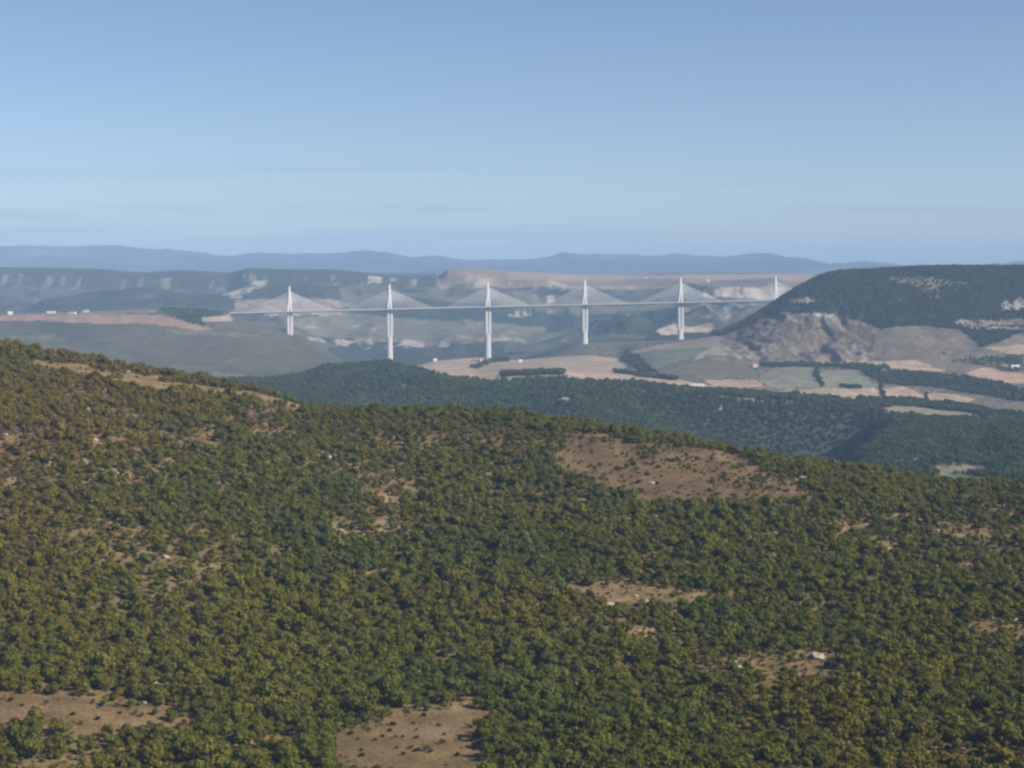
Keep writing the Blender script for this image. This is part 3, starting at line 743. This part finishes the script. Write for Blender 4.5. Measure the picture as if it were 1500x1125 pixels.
def house(u, v, y0, y1, w, d, h, rot, wall, roof, label, flat=False, cat='house', name='house'):
    X, Y, Z = hit(u, v, y0, y1)
    t = tag(link(name, None), label, cat)
    t.location = (X, Y, Z); t.rotation_euler = (0, 0, R(rot))
    # gabled wall body
    g = 0 if flat else w * 0.0
    rise = 0.4 if flat else d * 0.28
    vs = [(-w/2, -d/2, -3), (w/2, -d/2, -3), (w/2, d/2, -3), (-w/2, d/2, -3), (-w/2, -d/2, h), (w/2, -d/2, h), (w/2, d/2, h), (-w/2, d/2, h), (-w/2, 0, h + rise), (w/2, 0, h + rise)]
    bm = bmesh.new(); V = [bm.verts.new(p) for p in vs]
    for f_ in ((0, 1, 5, 4), (2, 3, 7, 6), (1, 2, 6, 9, 5), (3, 0, 4, 8, 7), (0, 3, 2, 1), (4, 5, 9, 8), (6, 7, 8, 9)):
        bm.faces.new([V[i] for i in f_])
    me = bpy.data.meshes.new('wall'); bm.to_mesh(me); bm.free(); me.materials.append(wall)
    link('wall', me, t)
    o = 0.5; bm = bmesh.new(); zz = rise / (d / 2)
    for lift in (0.06, 0.36):
        pass
    prof = [(-d/2 - o, h - o * zz + 0.06), (0, h + rise + 0.06), (d/2 + o, h - o * zz + 0.06), (d/2 + o, h - o * zz + 0.36), (0, h + rise + 0.38), (-d/2 - o, h - o * zz + 0.36)]
    a = [bm.verts.new((-w/2 - o, y, z)) for y, z in prof]; b = [bm.verts.new((w/2 + o, y, z)) for y, z in prof]
    for i in range(6): bm.faces.new((a[i], a[(i+1) % 6], b[(i+1) % 6], b[i]))
    bm.faces.new(a[::-1]); bm.faces.new(b)
    bmesh.ops.recalc_face_normals(bm, faces=bm.faces)
    me = bpy.data.meshes.new('roof'); bm.to_mesh(me); bm.free(); me.materials.append(roof)
    rf = link('roof', me, t)
    if not flat:
        me = box_mesh('chimney', w * 0.22, w * 0.22 + 0.9, -0.45, 0.45, h + rise * 0.5, h + rise + 1.3); me.materials.append(wall)
        link('chimney', me, rf)
    nw = max(2, int(w / 4))
    for i in range(nw):
        cx = -w/2 + w * (i + 0.5) / nw
        if i == nw // 2:
            me = box_mesh('door', cx - 0.6, cx + 0.6, -d/2 - 0.08, -d/2 + 0.1, 0, 2.2); me.materials.append(M_DOOR); link('door', me, t)
        else:
            me = box_mesh('window', cx - 0.55, cx + 0.55, -d/2 - 0.06, -d/2 + 0.1, 1.2, 2.6); me.materials.append(M_GLASS); link('window', me, t)
    return t

H_FAR = (4300, 6700)
house(15, 461, *H_FAR, 16, 11, 7, 20, M_WHITE, M_PALEROOF, 'white building farthest along the ridge from the viaduct, standing alone')
house(75, 459, *H_FAR, 30, 14, 7, 8, M_WHITE, M_PALEROOF, 'long white shed on the ridge between the lone building and the paired sheds', True, 'shed', 'shed')
house(105, 460, *H_FAR, 26, 12, 6, -6, M_WHITE, M_PALEROOF, 'low white shed on the ridge beside the brown field', True, 'shed', 'shed')
house(126, 457.5, *H_FAR, 18, 12, 7, 5, M_WHITE, M_PALEROOF, 'small white shed on the ridge, the nearest of its row to the viaduct', True, 'shed', 'shed')
house(637, 528, *H_FAR, 10, 8, 5, 30, M_WHITE, M_PALEROOF, 'small white house where the tan field meets the valley, between the two tallest piers')
house(697, 530, *H_FAR, 24, 12, 6, -12, M_WALL, M_ROOF, 'cream farmhouse just in front of the foot of the second tallest pier')
house(704, 530, *H_FAR, 10, 9, 6, 40, M_WALL, M_ROOF, 'small cream outbuilding beside the farmhouse at the pier foot', name='outbuilding')
house(762, 531, *H_FAR, 10, 8, 5.5, 15, M_WHITE, M_PALEROOF, 'small white house alone on the rise of the tan fields')
house(1106, 538, *H_FAR, 13, 9, 6, 10, M_WHITE, M_ROOF, 'lone white farmhouse below the eroded gullies of the hill')
house(1472, 540, *H_FAR, 14, 10, 7, -20, M_WHITE, M_ROOF, 'white farmhouse among trees at the foot of the hill, beside a longer house')
house(1487, 540, *H_FAR, 20, 10, 6, 5, M_WALL, M_PALEROOF, 'long cream farm building among trees at the foot of the hill')
house(1397, 592, 3600, 4800, 10, 7, 5, 12, M_WHITE, M_PALEROOF, 'little white hut on the tree line of the plateau edge', name='hut')
house(943, 564, 3600, 4800, 16, 7, 4, -25, M_WHITE, M_PALEROOF, 'low white shed between fields and hedge above the forest', True, 'shed', 'shed')
house(1037, 413, 9600, 13500, 16, 12, 10, 10, M_WHITE, M_PALEROOF, 'white block alone on the far plateau above the pale cliff', True, 'building', 'building')
house(946, 408, 9600, 13500, 16, 12, 7, 0, M_WHITE, M_PALEROOF, 'tiny pale building on the far tan plateau', True, 'building', 'building')

# ------------------------------------------------------------------ trees
def foliage_mat(name, single):
    m = bpy.data.materials.new(name); m.use_nodes = True
    n, l = m.node_tree.nodes, m.node_tree.links
    n.remove(n['Principled BSDF']); out = n['Material Output']
    if single:
        src = n.new('ShaderNodeObjectInfo').outputs['Color']
    else:
        a = n.new('ShaderNodeAttribute'); a.attribute_type = 'INSTANCER'; a.attribute_name = 'tint'; src = a.outputs['Color']
    geo = n.new('ShaderNodeNewGeometry')
    mr = n.new('ShaderNodeMapRange'); mr.inputs['To Min'].default_value = 0.7; mr.inputs['To Max'].default_value = 1.3
    l.new(geo.outputs['Random Per Island'], mr.inputs['Value'])
    sc = n.new('ShaderNodeVectorMath'); sc.operation = 'SCALE'
    l.new(src, sc.inputs[0]); l.new(mr.outputs[0], sc.inputs['Scale'])
    d = n.new('ShaderNodeBsdfDiffuse'); t = n.new('ShaderNodeBsdfTranslucent'); mx = n.new('ShaderNodeMixShader'); mx.inputs[0].default_value = 0.3
    l.new(sc.outputs[0], d.inputs['Color']); l.new(sc.outputs[0], t.inputs['Color'])
    l.new(d.outputs[0], mx.inputs[1]); l.new(t.outputs[0], mx.inputs[2]); l.new(mx.outputs[0], out.inputs['Surface'])
    return m
M_LEAF1, M_LEAF = foliage_mat('oak_leaves', True), foliage_mat('wood_leaves', False)
M_BARK = simple_mat('bark', (0.11, 0.085, 0.06), 0.3, 2.0)

def crown_arrays(seed, nleaf, lobes, size):
    """leaf clumps through a lumpy crown of about unit diameter and unit height"""
    g = np.random.default_rng(seed)
    V, Fc = [], []
    ctr = []
    for i in range(lobes):
        a = g.random() * 6.283; r = 0.31 * math.sqrt(g.random())
        ctr.append((r * math.cos(a), r * math.sin(a), 0.42 + g.random() * 0.34 - r * 0.35, 0.2 + g.random() * 0.12))
    for i in range(nleaf):
        c = ctr[g.integers(lobes)]
        d = g.normal(size=3); d /= np.linalg.norm(d)
        rr = c[3] * (0.55 + 0.5 * g.random() ** 0.5)
        p = np.array(c[:3]) + d * rr * np.array([1, 1, 0.85])
        if p[2] < 0.12: p[2] = 0.12 + g.random() * 0.1
        nrm = d + g.normal(size=3) * 0.55 + np.array([0, 0, 0.25]); nrm /= np.linalg.norm(nrm)
        e1 = np.cross(nrm, g.normal(size=3)); e1 /= np.linalg.norm(e1); e2 = np.cross(nrm, e1)
        s = size * (0.7 + 0.7 * g.random())
        k = len(V)
        V += [p + e1 * s, p + e2 * s * 0.8, p - e1 * s * 0.9, p - e2 * s * 0.75]
        Fc.append((k, k + 1, k + 2, k + 3))
    # inner leaf masses that keep the lobes from being see-through
    for c in ctr:
        k = len(V); r = c[3] * 0.72
        o = [(r, 0, 0), (0, r, 0), (-r, 0, 0), (0, -r, 0), (0, 0, r), (0, 0, -r)]
        for q in o: V.append(np.array(c[:3]) + np.array(q) * (0.85 + 0.3 * g.random()))
        for a, b, cc in ((0, 1, 4), (1, 2, 4), (2, 3, 4), (3, 0, 4), (1, 0, 5), (2, 1, 5), (3, 2, 5), (0, 3, 5)):
            Fc.append((k + a, k + b, k + cc, k + cc))
    return np.array(V), Fc

def poly_mesh(name, V, faces, mat, smooth=False):
    me = bpy.data.meshes.new(name)
    me.from_pydata([tuple(v) for v in V], [], [tuple(dict.fromkeys(f_)) for f_ in faces])
    me.materials.append(mat)
    return me

def trunk_mesh(seed):
    g = random.Random(seed); bm = bmesh.new()
    def limb(p0, p1, r0, r1):
        d = (p1 - p0).normalized(); e1 = d.orthogonal().normalized(); e2 = d.cross(e1)
        A = [bm.verts.new(p0 + (e1 * math.cos(q) + e2 * math.sin(q)) * r0) for q in (0, 1.257, 2.513, 3.77, 5.027)]
        B = [bm.verts.new(p1 + (e1 * math.cos(q) + e2 * math.sin(q)) * r1) for q in (0, 1.257, 2.513, 3.77, 5.027)]
        for i in range(5): bm.faces.new((A[i], A[(i+1) % 5], B[(i+1) % 5], B[i]))
    m = Vector((g.uniform(-.04, .04), g.uniform(-.04, .04), 0.3))
    limb(Vector((0, 0, -0.12)), m, 0.05, 0.034)
    for i in range(4):
        a = i * 1.57 + g.random(); limb(m, Vector((math.cos(a) * 0.24, math.sin(a) * 0.24, 0.5 + g.random() * 0.2)), 0.026, 0.01)
    me = bpy.data.meshes.new('trunk'); bm.to_mesh(me); bm.free(); me.materials.append(M_BARK)
    return me

N_VAR = 7
near_crowns = [crown_arrays(100 + i, 300, 7 + i % 4, 0.075) for i in range(N_VAR)]
mid_crowns = [crown_arrays(200 + i, 70, 5 + i % 3, 0.14) for i in range(5)]
trunks = [trunk_mesh(i) for i in range(N_VAR)]
single_crowns = [poly_mesh('crown', V, Fc, M_LEAF1) for V, Fc in near_crowns]

def proto(name, VF, tr=None):
    V, Fc = VF
    V = [tuple(v) for v in V]; Fc = [tuple(dict.fromkeys(f_)) for f_ in Fc]
    nl = len(Fc)
    if tr is not None:
        k = len(V)
        V += [tuple(v.co) for v in tr.vertices]; Fc += [tuple(i + k for i in p.vertices) for p in tr.polygons]
    me = bpy.data.meshes.new(name); me.from_pydata(V, [], Fc)
    me.materials.append(M_LEAF); me.materials.append(M_BARK)
    for p in me.polygons[nl:]: p.material_index = 1
    return bpy.data.objects.new(name, me)
PN = [proto('oak_pattern', near_crowns[i], trunks[i]) for i in range(N_VAR)]
PM = [proto('wood_pattern', mid_crowns[i], trunks[i]) for i in range(5)]

def scatter(name, pts, scl, rot, tint, idx, protos, label, cat):
    """one wood made of tree instances at the given points"""
    n = len(pts)
    me = bpy.data.meshes.new(name)
    me.vertices.add(n); me.vertices.foreach_set('co', np.asarray(pts, np.float32).ravel())
    a = me.attributes.new('scl', 'FLOAT_VECTOR', 'POINT'); a.data.foreach_set('vector', np.asarray(scl, np.float32).ravel())
    a = me.attributes.new('rot', 'FLOAT', 'POINT'); a.data.foreach_set('value', np.asarray(rot, np.float32))
    a = me.attributes.new('idx', 'INT', 'POINT'); a.data.foreach_set('value', np.asarray(idx, np.int32))
    col = np.ones((n, 4), np.float32); col[:, :3] = tint
    a = me.attributes.new('tint', 'FLOAT_COLOR', 'POINT'); a.data.foreach_set('color', col.ravel())
    o = tag(link(name, me), label, cat, kind='stuff')
    ng = bpy.data.node_groups.new(name, 'GeometryNodeTree')
    ng.interface.new_socket('Geometry', in_out='INPUT', socket_type='NodeSocketGeometry')
    ng.interface.new_socket('Geometry', in_out='OUTPUT', socket_type='NodeSocketGeometry')
    N, L = ng.nodes, ng.links
    gi, go = N.new('NodeGroupInput'), N.new('NodeGroupOutput')
    g2i = N.new('GeometryNodeGeometryToInstance')
    for p in reversed(protos):
        oi = N.new('GeometryNodeObjectInfo'); oi.inputs['Object'].default_value = p
        L.new(oi.outputs['Geometry'], g2i.inputs[0])
    iop = N.new('GeometryNodeInstanceOnPoints'); iop.inputs['Pick Instance'].default_value = True
    def na(nm, ty):
        q = N.new('GeometryNodeInputNamedAttribute'); q.data_type = ty; q.inputs['Name'].default_value = nm; return q.outputs[0]
    L.new(gi.outputs[0], iop.inputs['Points']); L.new(g2i.outputs[0], iop.inputs['Instance'])
    L.new(na('idx', 'INT'), iop.inputs['Instance Index'])
    L.new(na('scl', 'FLOAT_VECTOR'), iop.inputs['Scale'])
    cx = N.new('ShaderNodeCombineXYZ'); L.new(na('rot', 'FLOAT'), cx.inputs['Z'])
    L.new(cx.outputs[0], iop.inputs['Rotation'])
    L.new(iop.outputs[0], go.inputs[0])
    md = o.modifiers.new('trees', 'NODES'); md.node_group = ng
    return o

rng = np.random.default_rng(12)
def grid_points(y0, y1, sp, u0=-220, u1=1720):
    out = []
    amin, amax = (u0 - 750) / F, (u1 - 750) / F
    ys = np.arange(y0, y1, sp)
    for j, y in enumerate(ys):
        xs = np.arange(amin * y, amax * y, sp) + (j % 2) * sp * 0.5
        out.append(np.stack([xs, np.full(len(xs), y)], 1))
    p = np.concatenate(out)
    p += (rng.random(p.shape) - 0.5) * sp * 0.95
    return p

# near wood
def tints(X, Y, pal, w):
    n = len(X)
    k = np.array([fbm(X, Y, wl_, 3, sd_) for wl_, sd_ in ((140, 201), (60, 203), (220, 207))])
    sc = np.stack([w[i] + 1.25 * k[i % 3] * (1 if i < 3 else -1) + rng.normal(size=n) * 0.22 for i in range(len(pal))])
    e = np.exp(sc * 2.2); e /= e.sum(0)
    col = (e.T @ np.array(pal))
    return col * (1 + rng.normal(size=(n, 1)) * 0.11).clip(0.6, 1.5)
PAL = [(0.118, 0.122, 0.022), (0.08, 0.106, 0.025), (0.156, 0.138, 0.022), (0.17, 0.122, 0.026)]
p = grid_points(600, 1800, 3.7)
X, Y = p[:, 0], p[:, 1]
cy = np.interp(X / Y, ACOL, KY[9])
w = cover_wood(X, Y)
dens = np.clip(w + fbm(X, Y * 0.7, 60, 4, 221) * 0.62, 0, 1) * (w > 0.05) + w * (w <= 0.05)
keep = (Y < cy + 70) & (rng.random(len(X)) < dens)
X, Y, w = X[keep], Y[keep], w[keep]
Z = height(X, Y)
U, Vv = project(X, Y, Z)
brown = np.clip((420 - U) / 350, 0, 1) * np.clip((900 - Vv) / 150, 0.25, 1)
green = np.clip(1 - np.abs(U - 820) / 420, 0, 1) * np.clip((Vv - 620) / 90, 0, 1)
T = tints(X, Y, PAL, [np.full(len(X), .35), green * 0.9 - 0.05, np.full(len(X), 0.0), brown * 1.5 - 0.65])
size = np.clip(3.9 * np.exp(rng.normal(size=len(X)) * 0.34), 1.5, 8.0) * np.clip(0.5 + 0.75 * w, 0.55, 1.0) * (1 + 0.22 * fbm(X, Y, 80, 2, 231))
hgt = size * (0.85 + 0.4 * rng.random(len(X)))
scl = np.stack([size * 1.28, size * 1.28, hgt * 1.1], 1)
rot = rng.random(len(X)) * 6.283
idx = rng.integers(0, N_VAR, len(X))
inf = (U > 8) & (U < 1492) & (Vv < 1128)
order = np.argsort(np.where(inf, -hgt / Y, 1))[:300]
single = np.zeros(len(X), bool); single[order] = True
m = ~single
scatter('scrub_wood', np.stack([X, Y, Z], 1)[m], scl[m], rot[m], T[m], idx[m], PN, 'dense olive green scrub oak wood covering the near hillside', 'wood')

# low bushes and dry tufts between the oaks
p = grid_points(600, 1700, 3.0)
X2, Y2 = p[:, 0], p[:, 1]
w2 = cover_wood(X2, Y2)
kp = (Y2 < np.interp(X2 / Y2, ACOL, KY[9]) + 40) & (rng.random(len(X2)) < np.clip(w2 * 1.3, 0, 0.62) * np.clip(0.75 + fbm(X2, Y2, 30, 2, 261), 0, 1))
X2, Y2 = X2[kp], Y2[kp]; n_ = len(X2)
U2, V2 = project(X2, Y2, height(X2, Y2))
b2 = np.clip((420 - U2) / 350, 0, 1) * np.clip((900 - V2) / 150, 0.25, 1)
T2 = tints(X2, Y2, [(0.1, 0.1, 0.034), (0.078, 0.095, 0.036), (0.14, 0.115, 0.042), (0.15, 0.105, 0.045)], [np.full(n_, .2), np.full(n_, .0), np.full(n_, .15), b2 - 0.2])
s2 = 0.9 + 1.3 * rng.random(n_) ** 2
scatter('undergrowth', np.stack([X2, Y2, height(X2, Y2) - 0.15 * s2], 1), np.stack([s2 * 1.5, s2 * 1.5, s2], 1), rng.random(n_) * 6.283, T2, rng.integers(0, 5, n_), PM, 'low brown green bushes and tufts between the oaks of the near slope', 'undergrowth')

def tree_label(u, v):
    if v > 1000:
        if u < 300: return 'scrub oak beside the lower brown clearing near the bottom edge', 'oaks round the lower brown clearing'
        if u < 500: return 'scrub oak between the two brown clearings at the bottom edge', 'oaks between the two bottom clearings'
        if u < 730: return 'scrub oak along the rim of the big bottom clearing', 'oaks on the rim of the big bottom clearing'
        if u < 1060: return 'scrub oak in the closed wood just beyond the big bottom clearing', 'oaks beyond the big bottom clearing'
        return 'scrub oak on the slope in the bottom corner, far from any clearing', 'oaks in the bottom corner'
    if u < 700: return 'tall scrub oak rising from the wood uphill of the brown clearings', 'tall oaks uphill of the clearings'
    return 'tall scrub oak rising from the wood below the stony terraces', 'tall oaks below the terraces'
for i in order:
    lab, grp = tree_label(U[i], Vv[i])
    tn = T[i]; q_ = tn[0] / tn[1]
    hue = 'dark green ' if tn.sum() < 0.22 else 'brownish ' if q_ > 1.22 else 'yellowish ' if tn.sum() > 0.32 else 'olive green ' if q_ > 1.0 else 'fresh green '
    lab = lab.replace('scrub oak', hue + 'scrub oak'); grp = hue + grp
    sz_ = 'large ' if hgt[i] > 6.3 else 'small ' if hgt[i] < 5.2 else ''
    lab = lab.replace(hue, sz_ + hue, 1).replace('tall large', 'tall broad').replace('tall small', 'tall slim'); grp = sz_ + grp
    t = tag(link('oak_tree', None), lab, 'tree', grp)
    t.location = (X[i], Y[i], Z[i]); t.scale = scl[i]; t.rotation_euler = (0, 0, rot[i])
    c = link('crown', single_crowns[idx[i]], t); c.color = (*T[i], 1)
    link('trunk', trunks[idx[i]], t)

# woods of the plateau beyond, hedges and hill woods
PALM = [(0.062, 0.098, 0.036), (0.04, 0.072, 0.03), (0.088, 0.116, 0.044), (0.08, 0.092, 0.04)]
def wood(name, y0, y1, sp, smin, smax, label, u0=-220, u1=1720, f_=None):
    p = grid_points(y0, y1, sp, u0, u1)
    X, Y = p[:, 0], p[:, 1]
    w = cover_wood(X, Y)
    dens = np.where(w > 0.15, np.clip(w + fbm(X, Y, 70, 4, 241) * 0.55, 0, 1), w)
    keep = rng.random(len(X)) < dens
    if f_ is not None: keep &= f_(X, Y)
    X, Y = X[keep], Y[keep]; Z = height(X, Y)
    n = len(X)
    T = tints(X, Y, PALM, [np.zeros(n)] * 4) * (1 + 0.35 * fbm(X, Y, 45, 3, 251))[:, None]
    s = (smin + (smax - smin) * rng.random(n) ** 1.6) * np.clip(0.35 + w[keep] * 1.1, 0.45, 1)
    scl = np.stack([s * 1.3, s * 1.3, s * (0.95 + 0.4 * rng.random(n))], 1)
    return scatter(name, np.stack([X, Y, Z], 1), scl, rng.random(n) * 6.283, T, rng.integers(0, 5, n), PM, label, 'wood')
hid = lambda X, Y: Y > 2600
wood('plateau_wood', 2450, 4650, 6.4, 4.5, 10.5, 'dark green forest on the plateau beyond the near crest')
wood('hill_wood', 4650, 6500, 8.0, 5.0, 9.5, 'grey green woods and hedges on the ridge, fields and hill by the viaduct')

# ------------------------------------------------------------------ shrubs standing singly in the clearings
def shrub_group(spots, label, grp, sz=(1.2, 2.2)):
    g = random.Random(hash(grp) % 1000 if False else len(label))
    for u, v in spots:
        x, y, z = hit(u, v, 580, 1750)
        t = tag(link('shrub', None), label, 'shrub', grp)
        s = g.uniform(*sz)
        t.location = (x, y, z - 0.15 * s); t.scale = (s * 1.4, s * 1.4, s); t.rotation_euler = (0, 0, g.random() * 6.28)
        k = g.randrange(N_VAR)
        c = link('foliage', single_crowns[k], t); q = g.uniform(0.7, 1.2); c.color = (0.05 * q, 0.047 * q, 0.022 * q, 1)
        link('stem', trunks[k], t)
Q = lambda pts, ou, ov, sc: [(ou + x / sc, ov + y / sc) for x, y in pts]
shrub_group(Q([(430, 940), (530, 920), (640, 925), (560, 975), (600, 955), (710, 960), (790, 920), (790, 965), (940, 945), (930, 985), (1030, 965), (660, 890), (770, 885), (830, 840), (910, 895), (485, 1030), (490, 1065), (680, 1020), (715, 1055), (790, 1035), (1015, 1060), (465, 970), (870, 1040)], 400, 825, 3.75),
            'small dark shrub dotted over the big brown clearing at the bottom edge', 'shrubs in the big bottom clearing')
shrub_group(Q([(120, 785), (400, 835), (540, 865), (660, 830), (740, 915), (940, 880), (280, 720), (830, 920), (60, 760), (560, 790)], 0, 825, 3.75),
            'small dark shrub scattered over the lower brown clearing beside the bottom corner', 'shrubs in the lower brown clearing')
shrub_group(Q([(30, 415), (70, 455), (160, 465), (275, 465), (120, 490), (330, 490), (60, 500), (15, 545), (90, 520), (160, 525), (230, 555), (370, 565), (350, 550), (280, 430), (200, 440), (420, 510), (500, 530), (600, 545), (460, 480), (650, 530)], 900, 500, 2.5) + [(850, 655), (880, 680), (860, 700), (905, 690)],
            'dark bush scattered over the broad brown patch on the crest', 'bushes on the brown crest patch', (1.8, 3.4))
shrub_group([(150, 545), (200, 553), (118, 540), (285, 568), (330, 574)], 'bush at the edge of the pale strip field along the ridge', 'bushes by the ridge strip', (1.8, 3.0))

# ------------------------------------------------------------------ limestone boulders
M_ROCK = simple_mat('limestone', (0.37, 0.32, 0.25), 0.3, 1.1)
def rock_mesh(seed):
    g = random.Random(seed); bm = bmesh.new()
    bmesh.ops.create_icosphere(bm, subdivisions=2, radius=0.5)
    for v in bm.verts:
        n = v.co.normalized(); k = 1 + 0.3 * math.sin(n.x * 5 + seed) * math.cos(n.y * 4 - seed) + g.uniform(-.14, .14)
        v.co = Vector((v.co.x * k, v.co.y * k, max(v.co.z * k * 0.75, -0.3)))
    me = bpy.data.meshes.new('boulder'); bm.to_mesh(me); bm.free(); me.materials.append(M_ROCK)
    return me
ROCKS = [rock_mesh(i) for i in range(5)]
def boulder(u, v, w, label, grp=None, hk=0.6, y1=1700):
    x, y, z = hit(u, v, 580, y1)
    g = random.Random(int(u * 7 + v))
    o = tag(link('boulder', ROCKS[g.randrange(5)]), label, 'boulder', grp)
    o.location = (x, y, z + 0.12 * w); o.scale = (w, w * 0.8, w * hk); o.rotation_euler = (0, 0, g.random() * 6.28)
    o.color = (1, 1, 1, 1)
boulder(1196, 964, 7.5, 'broad pale rock outcrop in the bare patch of the wood below the terraces', hk=0.55)
boulder(1177, 702, 6.5, 'bright pale outcrop at the end of the brown crest patch', hk=0.5)
boulder(186, 546, 5.5, 'pale stone heap on the strip field along the ridge', hk=0.55)
boulder(954, 709, 4.0, 'small pale rock in the middle of the brown crest patch', hk=0.7)
boulder(197, 985, 3.6, 'pale upright rock in the wood above the lower brown clearing', hk=1.0)
boulder(228, 1003, 3.2, 'pale rock just below the upright rock above the lower brown clearing', hk=0.8)
boulder(459, 694, 7.0, 'pale crag at the tip of the rocky patch in mid slope', hk=0.8)
boulder(481, 674, 6.0, 'tall pale crag above the rocky patch in mid slope', hk=1.1)
boulder(1282, 867, 3.4, 'single white boulder at the end of the stony terrace', hk=0.8)
boulder(243, 818, 4.0, 'pale rock among brownish bushes on the slope under the ridge', hk=0.9)
boulder(358, 985, 2.8, 'grey white rock in the dark wood right above the narrow orange strip', hk=0.7)
boulder(701, 984, 3.2, 'pale stone showing between oaks above the big bottom clearing', hk=0.6)
boulder(674, 841, 3.0, 'small pale stone in the green wood beside the track end', hk=0.7)
for u, v, w_ in ((43, 578, 4.5), (26, 587, 3), (41, 588, 3), (35, 598, 3), (45, 611, 4.5), (75, 621, 5), (127, 599, 4), (167, 607, 4), (160, 627, 4), (137, 647, 6), (72, 579, 4), (95, 584, 5), (8, 638, 4), (72, 679, 4), (124, 677, 3)):
    boulder(u, v, w_, 'pale boulder among brown bushes on the slope just under the strip field', 'boulders under the ridge strip field', 0.5)
for u, v, w_ in ((872, 886, 4), (893, 887, 5), (905, 884, 5), (946, 882, 4), (958, 890, 4), (971, 893, 3.5), (931, 874, 3), (1180, 880, 4), (1196, 882, 4), (1203, 876, 3)):
    boulder(u, v, w_, 'pale boulder in the stony terrace across the wood', 'boulders of the stony terrace', 0.5)
for u, v, w_ in ((916, 937, 4), (1008, 938, 4), (1022, 940, 4.5), (943, 933, 3), (1074, 971, 3.5), (1083, 978, 3)):
    boulder(u, v, w_, 'pale stone in the thin gap of the wood below the terrace', 'stones below the terrace', 0.6)
for u, v, w_ in ((1449, 795, 3.5), (1488, 799, 4), (1372, 830, 3), (1448, 856, 3), (1452, 905, 3), (1486, 910, 4), (1432, 946, 3.5), (1373, 778, 3)):
    boulder(u, v, w_, 'white boulder on the thinly wooded slope towards the right edge', 'boulders towards the right edge', 0.7)
for u, v, w_ in ((1244, 1088, 2.6), (1260, 1091, 2.4), (1307, 1115, 2.6), (1364, 1107, 2.8), (1386, 1110, 2.8), (1394, 1112, 2.5), (1278, 1098, 2.0)):
    boulder(u, v, w_, 'pale stone of the stony line near the bottom right corner', 'stones near the bottom right corner', 0.8)
for u, v, w_ in ((8, 1008, 3), (24, 1009, 2.6), (212, 1030, 2.5), (188, 1029, 2.2), (622, 1034, 2.6), (648, 1031, 2.6), (20, 982, 2.4)):
    boulder(u, v, w_, 'pale stone lying on the edge of a brown clearing', 'stones at the clearing edges', 0.5)
for u, v, w_ in ((535, 752, 4), (470, 760, 4), (590, 762, 4), (575, 690, 4), (612, 693, 5), (520, 686, 4), (500, 778, 4)):
    boulder(u, v, w_, 'pale slab in the rocky patch of mid slope', 'slabs of the rocky mid slope patch', 0.4)

# ------------------------------------------------------------------ haze
hm = bpy.data.materials.new('haze'); hm.use_nodes = True
hn, hl = hm.node_tree.nodes, hm.node_tree.links
hn.remove(hn['Principled BSDF'])
pv = hn.new('ShaderNodeVolumePrincipled')
pv.inputs['Color'].default_value = (0.4, 0.62, 0.99, 1)
pv.inputs['Density'].default_value = 4.7e-5
pv.inputs['Anisotropy'].default_value = -0.2
hl.new(pv.outputs[0], hn['Material Output'].inputs['Volume'])
zmin, zmax = float(HT.min()) - 1.5, max(float(HT.max()), CAMZ) + 20
xm = float(np.abs(GX).max()) + 50
me = box_mesh('haze', -xm, xm, -200, 30050, zmin, zmax)
me.materials.append(hm)
tag(link('haze', me), 'pale blue haze filling the whole valley', 'haze', kind='stuff')
